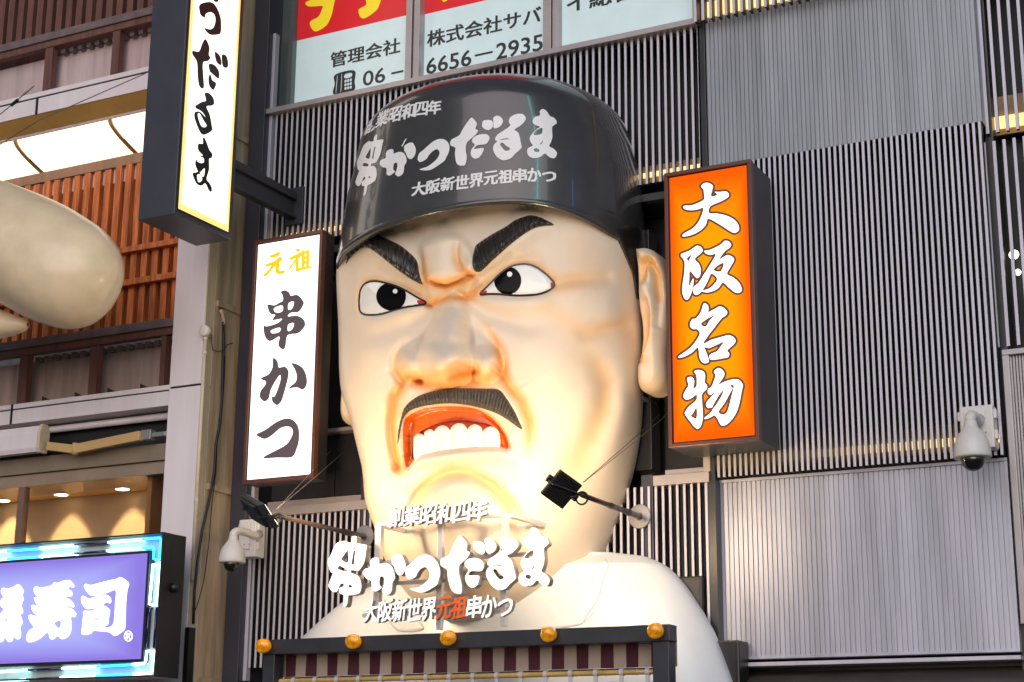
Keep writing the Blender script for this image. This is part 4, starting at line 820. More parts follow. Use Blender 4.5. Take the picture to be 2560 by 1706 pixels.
# small rows of lettering follow a curved baseline on the cap
def caprow(body, base_, up):
    s = MB(); n = len(body); base_ = np.array(base_, float); L_ = np.r_[0, np.cumsum(np.hypot(*np.diff(base_, axis=0).T))]; L_ /= L_[-1]
    for i, ch in enumerate(body):
        c0, c1 = (i+.04)/n, (i+.96)/n; f = lambda t: np.array([np.interp(t, L_, base_[:, 0]), np.interp(t, L_, base_[:, 1])])
        h0 = lerp(np.array(up[0]), np.array(up[1]), i/(n-1)); k = .72 if ch in 'つ' else 1.
        text(s, ch, lambda a, b_: oncap(*((f(c0+(c1-c0)*a)+np.array(h0)*(b_*k+.1*(1-k)))*.357+[820, 160])), bold=.07, wob=.8)
    s.build('lettering', m_cwhite, capo, fix=False)
caprow('創業昭和四年', [(245, 510), (320, 458), (400, 420), (500, 395), (600, 370), (790, 345)], [(28, -112), (8, -95)])
caprow('大阪新世界元祖串かつ', [(580, 928), (700, 910), (800, 890), (1000, 865), (1200, 838), (1400, 822), (1598, 826)], [(8, -92), (0, -92)])

# white coat
CT = [(1392, 1180, 1502), (1398, 1060, 1560), (1405, 1000, 1605), (1430, 958, 1662), (1460, 900, 1694), (1490, 849, 1718), (1540, 790, 1752), (1595, 733, 1784), (1650, 705, 1808), (1706, 690, 1830), (1800, 670, 1860)]
cdp = lambda z: np.interp(z, sorted([P(1300, y, -.4).z for y in (1392, 1420, 1500, 1600, 1800)]), [.52, .50, .44, .34, .15])
KF = ringfit(CT, cdp); kz = np.linspace(KF[0, 0], KF[-1, 0], 150)
kx, ka = smooth1(interp(KF, kz, 1), 3), smooth1(interp(KF, kz, 2), 3)
G = np.stack([kx[:, None]+ka[:, None]*SX[::2], YH+.02-cdp(kz)[:, None]*CYv[::2], np.repeat(kz[:, None], len(SX[::2]), 1)], -1)
tp = G[-1:].copy(); tp[..., 0] = kx[-1]; tp[..., 1] = YH; G = np.concatenate([G, tp])
m_coat = mat('white_coat_gloss', (.80, .82, .84), .3, var=.05, scale=3, coat=.3)
coat = gridmesh('coat', G, m_coat, root)
TC = bvh(G)
C3 = (.361, 1100, 1140)
for poly in ([(1138, 716), (1170, 760), (1130, 880), (1095, 1000), (1010, 1120), (960, 1175), (700, 1200), (830, 1090), (980, 930), (1080, 800)], [(-395, 830), (-330, 900), (-200, 1080), (-110, 1200), (-300, 1210), (-390, 1050), (-420, 900)]):
    s = MB(); applique(s, [poly], [], C3, TC, lambda sd, a, b_: .012*np.sqrt(np.clip(sd/18, 0, 1)), 9, .002, skirt=.02); s.build('lapel', m_coat, coat, smooth=True, fix=False)
s = MB(); pts = [(1090, 800), (1105, 900), (1100, 1000), (1060, 1090), (1000, 1150)]
q = [TC.ray_cast(CAM, ray(1100+.361*a, 1140+.361*b_))[0] for a, b_ in pts]; q = [p for p in q if p]
if len(q) > 2: s.tube(q, .006, 6); s.build('lapel_seam', m_coat, coat, smooth=True)

# ------------------------------------------------------------------ raised letters on their frame, in front of the chin
YL = -1.40
cl = thing('raised_letter_sign', 'white three-dimensional brush letters in three rows on a thin metal frame before the chin', 'sign', P(1090, 1540, YL))
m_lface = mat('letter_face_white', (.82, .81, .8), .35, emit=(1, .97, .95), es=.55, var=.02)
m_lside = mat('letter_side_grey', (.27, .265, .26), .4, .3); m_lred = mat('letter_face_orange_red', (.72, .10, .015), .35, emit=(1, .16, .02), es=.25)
pL = lambda a, b_: P(a, b_, YL)
for (ou, ho), cr in ((G_KUSHI, CA), (G_KA, CA), (G_TSU, CA), (G_DA, CB), (G_RU, CB), (G_MA, CB)):
    s = MB(); letter(s, ou, ho, cr, pL, 11, depth=(0, .055, 0)); s.build('letter', [m_lface, m_lside], cl, fix=False)
def letterrow(body, bl, br, h, reds=''):
    a, b_ = P(*bl, YL), P(*br, YL); n = len(body); z = (a.z+b_.z)/2
    for i, ch in enumerate(body):
        s = MB(); k = .75 if ch == 'つ' else 1
        x0_, x1_ = lerp(a.x, b_.x, (i+.02)/n), lerp(a.x, b_.x, (i+.98)/n); slope = 0.
        text(s, ch, lambda u, v: (lerp(x0_, x1_, u)+.012*(v-.5), YL, z+h/325.*(v*k+.1*(1-k))+.012*(u-.5)), depth=(0, .035, 0), bold=.05, wob=.8)
        s.build('letter', [m_lred if ch in reds else m_lface, m_lside], cl, fix=False)
letterrow('創業昭和四年', (968, 1318), (1217, 1300), 42)
letterrow('大阪新世界元祖串かつ', (908, 1556), (1281, 1540), 46, '元祖')
m_lfr = mat('letter_frame_aluminium', (.78, .74, .74), .35, .4)
YF = YL+.10
def bar(a, b_, y0, w_=.026): 
    p, q = P(*a, YF), P(*b_, YF); s = MB()
    if abs(p.x-q.x) > abs(p.z-q.z): z_ = (p.z+q.z)/2; s.box(p.x, q.x, YF+.001, YF+w_-.001, z_-w_/2, z_+w_/2)
    else: x_ = (p.x+q.x)/2; s.box(x_-w_/2, x_+w_/2, YF, YF+w_, p.z, q.z)
    s.build('frame_bar', m_lfr, cl, bevel=.002)
bar((942, 1315), (942, 1530), 0, .045); bar((1098, 1300), (1098, 1575), 0, .04); bar((1258, 1290), (1258, 1565), 0, .04)
bar((942, 1311), (1265, 1287), 0); bar((850, 1410), (1330, 1389), 0); bar((850, 1462), (1330, 1444), 0)
bar((905, 1540), (1275, 1520), 0)
for px, py in ((1268, 1287), (942, 1311), (1098, 1400)):
    p = P(px, py, YF); s = MB(); s.box(p.x-.012, p.x+.03, YF+.03, -.78, p.z-.014, p.z+.014); s.build('stand_off', m_lfr, cl)

# ------------------------------------------------------------------ canopy frame under the head
YC = -1.5
cn = thing('canopy_frame', 'dark grey steel canopy frame under the chin with maroon and beige striped valance', 'canopy', P(1160, 1700, YC))
xa, xb = P(657, 1605, YC).x, P(1674, 1580, YC).x; z1, z0 = P(1200, 1579, YC).z, P(1200, 1619, YC).z
s = MB(); s.box(xa, xb, YC, YC+.12, z0, z1); s.build('beam', m_steel, cn, bevel=.005)
xp0, xp1, xq0, xq1 = P(658, 1660, YC+.01).x, P(687, 1660, YC+.01).x, P(1632, 1640, YC+.01).x, P(1673, 1640, YC+.01).x
for a, b_ in ((xp0, xp1), (xq0, xq1)): s = MB(); s.box(a, b_, YC+.005, YC+.115, 0, z0-.001); s.build('post', m_steel, cn, bevel=.005)
ys = YC+.16; zv = P(1200, 1680, ys).z; mm = [mat('valance_beige', (.42, .33, .27), .8, var=.12, bump=.1), mat('valance_maroon', (.07, .012, .022), .8, var=.2, bump=.1)]
s = MB(); n = 35; xs = np.linspace(xp1-.1, xq0+.1, n+1)
for i in range(n):
    dy0, dy1 = .008*math.sin(i*1.7), .008*math.sin((i+1)*1.7)
    s.add([(xs[i], ys+dy0, zv), (xs[i+1], ys+dy1, zv), (xs[i+1], ys, z0+.02), (xs[i], ys, z0+.02)], [(0, 1, 2, 3)], i % 2)
s.build('striped_valance', mm, cn, fix=False)
zk = P(1200, 1690, ys).z; s = MB(); s.box(xp1, xq0, ys-.03, ys+.05, zk-.004, zv-.004); s.build('lower_beam', m_black, cn)
zr = P(1200, 1686, YC+.08).z-.012
m_bam = mat('polished_bamboo', (.62, .40, .13), .25, var=.25, scale=6, coat=.3)
curt = thing('noren_curtain', 'purple-grey noren curtain hanging by white loops from a golden bamboo pole below the stripes', 'curtain', P(1200, 1706, YC+.08))
s = MB(); x_ = xp1-.02; pts = []; rr = []
while x_ < xq0+.01:
    pts += [(x_, YC+.08, zr), (x_+.008, YC+.08, zr), (x_+.2, YC+.08, zr)]; rr += [.019, .0165, .0165]; x_ += .208
s.tube(pts, rr, 12); s.build('pole', m_bam, curt, smooth=True)
m_noren = mat('noren_cloth', (.26, .22, .26), .85, var=.15, bump=.2)
s = MB(); N_ = 160; xs = np.linspace(xp1+.02, xq0-.02, N_)
top = [(x_, YC+.09+.018*math.sin(x_*21)+.01*math.sin(x_*53), zr-.055-.010*abs(math.sin(x_*8.6))) for x_ in xs]; bot = [(x_, YC+.09+.03*math.sin(x_*21+.4), zr-.9) for x_ in xs]
s.add(top+bot, [(i, i+1, N_+i+1, N_+i) for i in range(N_-1)]); s.build('cloth', m_noren, curt, smooth=True, fix=False)
x_ = xp1+.12; m_loop = mat('loop_tape_white', (.6, .57, .58), .7)
while x_ < xq0-.05:
    s = MB(); s.lathe([(.020, -.014), (.0225, -.014), (.0225, .014), (.020, .014)], (x_, YC+.08, zr), (1, 0, 0), 14); s.box(x_-.013, x_+.013, YC+.068, YC+.075, zr-.075, zr-.018); s.build('loop', m_loop, curt); x_ += .176
# amber lamps along the beam
m_amb = mat('amber_glass', (.95, .36, .003), .07, emit=(1, .38, .0), es=.24, var=.9, scale=26, coat=1, bump=1.0, bscale=22)
la = None
for i, (px, py) in enumerate(((660, 1615), (885, 1604), (1122, 1595), (1373, 1586), (1640, 1577))):
    c = P(px, py, YC-.04)
    t = thing('amber_lamp', ['amber glass lamp at the left end of the dark canopy beam', 'amber glass lamp second from the left end of the canopy beam', 'amber glass lamp at the middle of the canopy beam, third from either end', 'amber glass lamp under the right collar, second from the right end of the beam', 'amber glass lamp at the right end of the canopy beam, by the post'][i], 'lamp', c, 'amber lamps along the canopy beam')
    ax = Vector((.10, -1, -.12)).normalized()
    s = MB(); s.lathe([(.03, -.03), (.045, -.028), (.0485, -.012), (.049, .024), (.047, .04), (.040, .052), (.028, .058), (.012, .0605), (0, .061)], c, ax, 24); s.build('glass', m_amb, t, smooth=True)
    s = MB(); s.lathe([(.0, -.045), (.034, -.044), (.036, -.031), (0, -.03)], c, ax, 16); s.build('socket', m_blackp, t, smooth=True)

# ------------------------------------------------------------------ floodlights on arms
m_lens = mat('floodlight_lens', (.9, .9, .85), .2, emit=(1, .85, .6), es=6)
m_flood = mat('floodlight_black', (.016, .016, .017), .42, .2, var=.2)
def flood(label, plate, Xw, tip, ctr, e1, e2, aim, power, wires, Ywall, Yt=-1.75):
    pw0 = P(*plate, Ywall); L_ = P(*tip, Yt); c = P(*ctr, L_.y-.02)
    t = thing('floodlight', label, 'floodlight', c, 'floodlights on arms beside the head')
    n = Vector(aim).normalized(); vw = (c-CAM).normalized(); d_ = (c-CAM).length
    def ax(e): v = (RT*e[0]-UP*e[1])*(d_/FOC); return v-vw*(v.dot(n)/vw.dot(n))
    a, b_ = ax(e1)*.5, ax(e2)*.5
    s = MB(); s.obox(c, a, b_, n*.03); hs = s.build('housing', m_flood, t, bevel=.006)
    s = MB()
    for i in range(13): k = -0.86+i*1.72/12; s.obox(c-n*.043+a*k, a*.025, b_*.86, n*.013)
    s.build('cooling_fins', m_flood, hs)
    s = MB(); s.obox(c+n*.033, a*.86, b_*.86, n*.002); s.build('lens', m_lens, hs)
    for k in (-1, 1): s = MB(); s.lathe([(0, -.02), (.026, -.02), (.026, .02), (0, .02)], c+b_.normalized()*0+a*(.1)+b_*(k*1.12), b_, 14); s.build('pivot_knob', m_blackp, t)
    s = MB(); s.tube([c-n*.02+b_*1.15, c-n*.07+b_*.8, L_, c-n*.07-b_*.8, c-n*.02-b_*1.15], .008, 8); s.build('yoke', m_flood, t)
    q = L_+Vector((0, .0, -.02)); s = MB(); s.tube([q+Vector((.04*math.cos(w_), 0, .04*math.sin(w_))) for w_ in np.linspace(0, 6.28, 20)], .006, 6); s.build('cable_loop', m_cable, t, smooth=True)
    m_ = [pw0+(L_-pw0)*k for k in (0, .2, .21, .24, .25, .52, .525, .55, .555, 1)]
    s = MB(); s.tube(m_, [.021, .021, .025, .025, .0185, .0185, .022, .022, .017, .016], 12); s.build('arm', mat('arm_brown_grey', (.10, .07, .06), .4, .4, var=.3), t, smooth=True)
    s = MB(); s.lathe([(0, 0), (.085, 0), (.09, .006), (.085, .012), (.03, .016), (.026, .05), (0, .052)], pw0, (0, -1, 0), 28); s.build('wall_plate', m_galv, t)
    for w0, w1 in wires: s = MB(); p, q = P(*w0, L_.y+.02), P(*w1, Ywall+.02); s.tube([p, p.lerp(q, .5)+Vector((0, 0, -.006)), q], .0028, 5); s.build('guy_wire', m_wire, t)
    ld = bpy.data.lights.new('spot', 'SPOT'); ld.energy = power; ld.color = (1, .74, .44); ld.spot_size = math.radians(165); ld.spot_blend = .55; print('lamp', tuple(c)); ld.shadow_soft_size = .13
    lo = bpy.data.objects.new('spot', ld); COL.objects.link(lo); lo.location = c+n*.07-t.location; lo.rotation_euler = (-n).to_track_quat('Z', 'Y').to_euler(); lo.parent = t
    return t
AIM = P(1110, 900, -1.0)
flood('black floodlight seen from behind on an arm right of the chin, fins outward', (1600, 1292), 0, (1455, 1238), (1403, 1223), (50, -59), (54, 39), (-.50, .78, .30), 112, [((1458, 1206), (1648, 1038)), ((1462, 1204), (1700, 1010))], .0)
flood('black floodlight with pale bracket seen edge-on above the left dome camera', (912, 1342), 0, (692, 1290), (648, 1278), (36, 56), (44, 26), (.50, .78, .30), 110, [((690, 1275), (826, 1128)), ((694, 1272), (880, 1112))], .0)

# ------------------------------------------------------------------ dome cameras
def domecam(label, box, dome, neck, k, Yb, Yd):
    (bx0, by0), (bx1, by1) = box; a, b_ = P(bx0, by0, Yb), P(bx1, by1, Yb)
    t = thing('dome_camera', label, 'security camera', P(*dome, Yd), 'dome cameras on the building front')
    s = MB(); s.box(a.x, b_.x, Yb, Yb+.13, b_.z, a.z); jb = s.build('junction_box', m_white, t, bevel=.012)
    s = MB(); s.box(a.x+.03, b_.x-.05, Yb-.012, Yb-.0005, b_.z+.06, a.z-.04); s.build('mount_plate', m_white, jb, bevel=.004)
    for zz_ in (a.z-.06, b_.z+.09):
        for x_ in (a.x-.018, b_.x-.004): s = MB(); s.box(x_, x_+.022, Yb+.02, Yb+.06, zz_-.03, zz_+.03); s.build('latch', m_white, jb, bevel=.003)
    for dx in (.05, .1):
        s = MB(); s.lathe([(0, 0), (.006, 0), (.006, .006), (0, .007)], (b_.x-dx, Yb-.012, b_.z+.1), (0, -1, 0), 8); s.build('bolt', m_galv, jb)
    d = P(*dome, Yd); m0 = Vector((d.x+.0, Yb-.012, P(*neck, Yb).z)); r = k
    top = Vector((d.x, Yd, d.z+r*2.05)); pts = []
    for w_ in np.linspace(0, math.pi/2, 8): pts.append(Vector((d.x, m0.y+(Yd-m0.y)*math.sin(w_), top.z-.02+ (m0.z-top.z+.06)*math.cos(w_)**2*0 + .07*(1-((2*w_/math.pi)-.45)**2*2.2))))
    pts = [m0]+pts[1:-1]+[top+Vector((0, 0, .02)), top-Vector((0, 0, .02))]
    s = MB(); s.tube(pts, r*.31, 14); s.build('gooseneck', m_white, t, smooth=True)
    s = MB(); s.lathe([(r*.33, r*2.05), (r*.35, r*1.85), (r*.42, r*1.66), (r*.62, r*1.40), (r*.83, r*1.08), (r*.95, r*.72), (r*1.0, r*.35), (r*1.02, r*.08), (r*.98, 0), (r*.6, -.002)], d, (0, 0, 1), 32); s.build('shade', m_white, t, smooth=True)
    s = MB(); s.lathe([(r*.64, .0)]+[(r*.64*math.cos(w_), -r*.08-r*.64*math.sin(w_)) for w_ in np.linspace(0, math.pi/2, 9)], d, (0, 0, 1), 24); s.build('lens_dome', m_glassdark, t, smooth=True)
domecam('white dome camera low on the ribbed wall right of the orange sign', ((2397, 1018), (2488, 1118)), (2432, 1146), (2440, 1050), .118, -.13, -.42)
domecam('white dome camera on a stained box below the white sign', ((598, 1300), (637, 1392)), (580, 1408), (625, 1338), .103, -.26, -.62)

# dark equipment boxes behind the right shoulder
for lab, (x0_, y0_, x1_, y1_), yb in (('black box standing behind the top of the right shoulder', (1678, 1443, 1757, 1570), -.06), ('black box lower down beside the sleeve at the foot of the ribbed panel', (1787, 1602, 1851, 1760), -.12)):
    a, b_ = P(x0_, y0_, yb), P(x1_, y1_, yb); t = thing('equipment_box', lab, 'equipment box', ((a.x+b_.x)/2, yb, b_.z))
    s = MB(); s.box(a.x, b_.x, yb, yb+.2, b_.z, a.z); s.build('case', m_blackp, t, bevel=.012)
    s = MB(); s.box(a.x+.02, b_.x-.02, yb-.004, yb-.0005, b_.z+.02, a.z-.03); s.build('front_panel', m_dark, t)

# ------------------------------------------------------------------ neighbouring sushi building on the left (front plane Y = -0.5)
YS = -.5
nb = thing('neighbouring_building', 'neighbouring pale clad building with brown and orange timber slats and glowing cove panels', 'building', P(400, 1700, YS))
def nbox(name, pts, y0, y1, m, bev=.0, parent=None):
    """box from two opposite pixel corners on plane y0"""
    (a, b_) = pts; p, q = P(*a, y0), P(*b_, y0); s = MB(); s.box(p.x, q.x, y0, y1, p.z, q.z); return s.build(name, m, parent or nb, bevel=bev)
xP0, xP1 = P(421, 1000, YS).x, P(505, 900, YS).x
XN0 = xP0-4.0
zj = P(460, 966, YS).z
s = MB(); s.box(xP0, xP1, YS, .1, zj+.008, 11); s.build('pillar', m_lav, nb, bevel=.006)
s = MB(); s.box(xP0, xP1, YS, .1, 0, zj-.008); s.build('pillar', m_lav, nb, bevel=.006)
s = MB(); s.box(xP0+.01, xP1-.012, YS+.01, .1, zj-.008, zj+.008); s.build('joint', m_black, nb)
s = MB(); s.box(xP1, xP1+.012, YS+.006, YS+.11, 0, 11); s.build('cladding_edge', m_beige, nb)
s = MB(); s.box(xP1-.1, xP1+.006, YS+.13, .30, 0, 11); 
for i in range(5): z_ = zj-2.4+i*1.55; s.box(xP1+.0062, xP1+.03, YS+.14, .05, z_, z_+.05)
s.build('return_wall', m_tan, nb)
xg0, xg1 = xP1+.02, P(620, 560, .02).x
s = MB(); s.box(xg0+.02, XL-.004, -.05, .35, 0, 11); s.build('party_strip', m_green, nb)
# fascias and everything between floors: z levels from pixels on the pillar line
def Z(px, py, y): return P(px, py, y).z
def band(name, y0, y1, za, zb, m, bev=.003, x1=None): s = MB(); s.box(XN0, x1 if x1 is not None else xP0-.003, y0, y1, zb, za); return s.build(name, m, nb, bevel=bev)
zf1a, zf1b, zf1c = Z(366, 164, YS), Z(366, 178, YS), Z(366, 220, YS)
band('fascia', YS+.02, .1, zf1a, zf1b+.008, m_lav); band('fascia', YS+.02, .1, zf1b-.008, zf1c, m_lav)
band('joint', YS+.03, .1, zf1b+.008, zf1b-.008, m_black, 0)
xj = P(95, 240, YS+.02).x; s = MB(); s.box(xj-.012, xj+.012, YS+.012, YS+.03, zf1c, zf1b); s.build('joint', m_black, nb)
zo = Z(362, 262, YS+.1); 
s = MB(); s.add([(XN0, YS+.03, zf1c-.001), (xP0-.004, YS+.03, zf1c-.001), (xP0-.004, YS+.16, zo), (XN0, YS+.16, zo), (XN0, .1, zf1c-.001), (xP0-.004, .1, zf1c-.001), (xP0-.004, .1, zo), (XN0, .1, zo)], [(0, 1, 2, 3), (4, 7, 6, 5), (3, 2, 6, 7), (0, 4, 5, 1)]); s.build('ochre_soffit', m_ochre, nb)
# glowing curved cove panels with ribs
zct, zcb = Z(360, 280, YS+.18), Z(350, 378, YS+.5); yct, ycb = YS+.18, YS+.62
band('cove_edge', YS+.165, .12, zo-.001, zct+.002, m_pink, 0)
m_cove = mat('cove_lit_acrylic', (.7, .55, .4), .4, emit=(1, .86, .62), es=1.6, var=.06)
cv = [(yct+(ycb-yct)*(1-math.cos(w_)), zct+(zcb-zct)*math.sin(w_)) for w_ in np.linspace(.06, math.pi/2, 16)]
cv = [(yct+(ycb-yct)*t_, zct+(zcb-zct)*(t_**.62)) for t_ in np.linspace(0, 1, 16)]
xr0 = [P(a, b_, YS+.3).x for a, b_ in ((60, 378), (296, 328))]; wdt = xr0[1]-xr0[0]; xs = [xr0[0]+wdt*i for i in range(-3, 2)]+[xP0-.004]
for i in range(len(xs)-1):
    s = MB(); n = len(cv); s.add([(xs[i]+.02, y, z) for y, z in cv]+[(xs[i+1]-.02, y, z) for y, z in cv], [(k, k+1, n+k+1, n+k) for k in range(n-1)]); s.build('cove_panel', m_cove, nb, smooth=True, fix=False)
    s = MB(); 
    for k in range(n-1):
        (y, z), (y2, z2) = cv[k], cv[k+1]; s.add([(xs[i]-.02, y-.012, z-.008), (xs[i]+.02, y-.012, z-.008), (xs[i]+.02, y2-.012, z2-.008), (xs[i]-.02, y2-.012, z2-.008)], [(0, 1, 2, 3)])
    s.build('cove_rib', m_ochre, nb, fix=False)
band('beam', ycb-.1, .12+.25, zcb-.001, zcb-.10, mat('brown_cove_beam', (.30, .17, .11), .5, var=.25, streak=True), .004)
ysl = .02
band('wall', .16, .5, zcb-.101, zcb-2.6, mat('grey_corrugated_wall', (.26, .27, .26), .6, .1, var=.3, streak=True), 0)
band('lintel', .06, .16, zcb-.102, zcb-.24, m_pink, 0)
# orange slats
zsl0 = Z(360, 405, ysl); zsl1 = Z(300, 815, ysl); s = MB(); pitch = P(340, 440, ysl).x-P(313.5, 446, ysl).x; x_ = xP0-.03
while x_ > XN0: s.box(x_-pitch*.56, x_, ysl, ysl+.07, zsl1, zsl0+random.uniform(-.01, .01)); x_ -= pitch
s.build('orange_slat_screen', m_orange, nb)
for (a, b_) in (((430, 598), (430, 612)), ((430, 681), (430, 696))): z_ = Z(*a, ysl-.05); z2 = Z(*b_, ysl-.05); s = MB(); s.box(XN0, xP0-.004, ysl-.06, ysl-.001, z2, z_); s.build('rail', m_orange, nb, bevel=.003)
# weathered beam, rafters, posts, plaster wall and fascia of the floor below
def lower(zb_, zw, post_px, yb_, m_b, m_w):
    s = MB(); s.box(XN0, xP0-.004, yb_, yb_+.1, zb_-.075, zb_); s.build('beam', m_b, nb, bevel=.004)
    s = MB(); s.box(XN0, xP0-.005, yb_+.02, yb_+.09, zb_-.14, zb_-.078); s.build('beam', m_wood, nb)
    x_ = xP0-.08
    while x_ > XN0+2.2: s = MB(); s.box(x_-.05, x_, yb_+.1, yb_+.165, zb_-.19, zb_-.15); s.build('rafter_end', m_greytim, nb); x_ -= .104
    s = MB(); s.box(XN0, xP0-.004, yb_+.17, .5, zw, zb_-.17); s.build('wall', m_w, nb)
    for a, b_, w_ in post_px: p = P(a, b_, yb_+.03); s = MB(); s.box(p.x-w_/2, p.x+w_/2, yb_+.03, yb_+.1, zw-.02, zb_-.141); s.build('post', m_wood, nb, bevel=.003)
zbl = Z(420, 795, YS+.2); zw1 = Z(418, 960, YS)
lower(zbl, zw1, ((60, 900, .1), (236, 880, .09), (410, 840, .055)), YS+.2, m_greytim, mat('tan_plaster', (.40, .31, .28), .8, var=.3, streak=True))
zbu = Z(370, 18, YS+.2); lower(zbu, zf1a, ((121, 150, .095), (289, 115, .085)), YS+.2, m_greytim, m_pink)
s = MB(); x_ = xP0-.03
while x_ > XN0: s.box(x_-pitch*.6, x_, YS+.24, YS+.3, zbu-.06, zbu+3); x_ -= pitch
s.build('brown_slat_screen', m_wood, nb)
band('wall', .1, .5, 11, zbu-.06, m_wood, 0)
zf2a, zf2b, zf2c = Z(416, 961, YS), Z(416, 975, YS), Z(415, 1013, YS)
band('fascia', YS+.02, .1, zf2a, zf2b+.006, m_lav); band('fascia', YS+.02, .1, zf2b-.006, zf2c, m_lav); band('joint', YS+.03, .1, zf2b+.006, zf2b-.006, m_black, 0)
xj = P(30, 1030, YS+.02).x; s = MB(); s.box(xj-.01, xj+.01, YS+.012, YS+.03, zf2c, zf2a); s.build('joint', m_black, nb)
for i in range(4):
    p = P(110+i*82, 987-i*9, YS+.02); s = MB(); s.add([(p.x-.05, YS+.05, zf2a), (p.x+.06, YS+.05, zf2a), (p.x-.05, YS+.05, zf2a+.05)], [(0, 1, 2)]); s.add([(p.x-.05, YS+.055, zf2a), (p.x+.06, YS+.055, zf2a), (p.x-.05, YS+.055, zf2a+.05)], [(2, 1, 0)]); s.build('snow_guard', m_black, nb)
band('shadow_gap', YS+.25, .1, zf2c-.001, Z(410, 1110, YS+.25), m_black, 0)
# roller awning, half out
aw = thing('roller_awning', 'folded roller awning with pale cassette, tube and tan folding arm under the lower fascia', 'awning', P(200, 1090, YS-.1))
ya_ = YS-.02; p, q = P(120, 1071, ya_), P(412, 1032, ya_); z_ = (p.z+q.z)/2
s = MB(); s.tube([(XN0, ya_+.2, z_+.03), (xP0-.01, ya_+.2, z_+.03)], .03, 14); s.build('roller_tube', m_lav, aw, smooth=True)
p = P(108, 1064, ya_-.05); q = P(118, 1128, ya_-.05)
zc_ = (p.z+q.z)/2; h_ = (p.z-q.z)/2
prof = [(-.04, -1), (.03, -1), (.05, -.5), (.05, .6), (.02, 1), (-.03, 1), (-.055, .4), (-.055, -.7)]
s = MB(); n = len(prof); s.add([(XN0, ya_-.03+a, zc_+h_*b_) for a, b_ in prof]+[(p.x-.02, ya_-.03+a, zc_+h_*b_) for a, b_ in prof], [tuple(range(n)), tuple(reversed(range(n, 2*n)))]+[(i, (i+1) % n, n+(i+1) % n, n+i) for i in range(n)]); cs = s.build('cassette', m_lav, aw)
s = MB(); s.add([(p.x-.02, ya_-.03+a*1.15, zc_+h_*b_*1.1) for a, b_ in prof]+[(p.x+.012, ya_-.03+a*1.15, zc_+h_*b_*1.1) for a, b_ in prof], [tuple(range(n)), tuple(reversed(range(n, 2*n)))]+[(i, (i+1) % n, n+(i+1) % n, n+i) for i in range(n)]); s.build('end_cap', m_cream, cs, bevel=.004)
m_armt = mat('awning_arm_tan', (.58, .38, .16), .45, var=.15)
for (a, b_, r_) in (((120, 1116), (188, 1124), .045), ((190, 1123), (352, 1090), .05)):
    p, q = P(*a, ya_-.03), P(*b_, ya_-.02); dx = (q-p)/2; s = MB(); s.obox((p+q)/2, dx, (0, .022, 0), dx.cross(Vector((0, 1, 0))).normalized()*r_*.8); s.build('folding_arm', m_armt, aw, bevel=.006)
p = P(188, 1123, ya_-.03); s = MB(); s.lathe([(0, -.05), (.026, -.05), (.026, .05), (0, .05)], p, (0, 0, 1), 16); s.build('elbow', m_armt, aw, smooth=True)
p = P(375, 1085, ya_); s = MB(); s.box(p.x-.08, p.x+.02, ya_-.02, ya_+.05, p.z-.05, p.z+.035); s.box(p.x+.02, p.x+.16, ya_, ya_+.04, p.z-.03, p.z+.01); s.build('arm_bracket', m_galv, aw, bevel=.006)
# shop window under the awning
zw0 = Z(404, 1112, YS+.1); zw1_ = Z(404, 1185, YS+.1)
band('beam', YS+.06, .0, zw0, Z(404, 1150, YS+.06), mat('window_head_brown', (.28, .22, .16), .5, .2, var=.2)); band('beam', YS+.09, .0, Z(404, 1151, YS+.06), zw1_, mat('window_head_tan', (.36, .27, .2), .4, .2, var=.2))
m_ceil = mat('shop_ceiling_gold', (.72, .46, .16), .5, var=.15); m_swall = mat('shop_wall_cream', (.62, .45, .28), .6, var=.12); m_side = mat('shop_side_orange', (.45, .20, .06), .6, var=.2)
zce = zw1_+.02
d_ = ray(230, 1230); yw_ = (CAM+d_*((zce-CAM.z)/d_.z)).y+.16; print('shop wall', yw_)
s = MB(); s.box(XN0, xP0-.01, YS+.12, yw_+.3, zce, zce+.04); s.build('shop_ceiling', m_ceil, nb)
s = MB(); s.box(XN0, xP0-.3, yw_, yw_+.05, zce-1.8, zce-.001); s.build('shop_back_wall', m_swall, nb)
s = MB(); s.box(xP0-.299, xP0-.25, YS+.16, yw_+.3, zce-1.8, zce-.001); s.build('shop_side_wall', m_side, nb)
xm = P(54, 1270, YS+.1).x; s = MB(); s.box(xm-.035, xm+.035, YS+.08, YS+.15, zw1_-1.8, zw1_-.001); fr = s.build('window', mat('window_mullion_brown', (.22, .13, .1), .4, .2), nb, bevel=.004)
m_gl = bpy.data.materials.new('shop_glass'); m_gl.use_nodes = True; b_ = m_gl.node_tree.nodes['Principled BSDF']; b_.inputs['Transmission Weight'].default_value = 1; b_.inputs['Roughness'].default_value = .02; b_.inputs['IOR'].default_value = 1.12
s = MB(); s.box(XN0, xP0-.005, YS+.11, YS+.116, zw1_-1.8, zw1_-.001); s.build('pane', m_gl, fr)
m_dl = mat('downlight_glow', (1, 1, 1), .4, emit=(1, .82, .5), es=6)
for px, py in ((153, 1237), (306, 1223), (8, 1252)):
    d_ = ray(px, py); p = CAM+d_*((zce-CAM.z)/d_.z)
    s = MB(); s.lathe([(.0, -.002), (.05, -.002), (.06, -.006), (.06, 0)], p, (0, 0, 1), 20); dl = s.build('downlight', m_dl, nb)
    ld = bpy.data.lights.new('downlight_spot', 'SPOT'); ld.energy = 85; ld.color = (1, .72, .38); ld.spot_size = math.radians(75); ld.spot_blend = .5; ld.shadow_soft_size = .03
    lo = bpy.data.objects.new('downlight_spot', ld); COL.objects.link(lo); lo.parent = nb; lo.location = p+Vector((0, .0, -.03))-nb.location; lo.rotation_euler = (Vector((0, -.25, 1))).to_track_quat('Z', 'Y').to_euler()
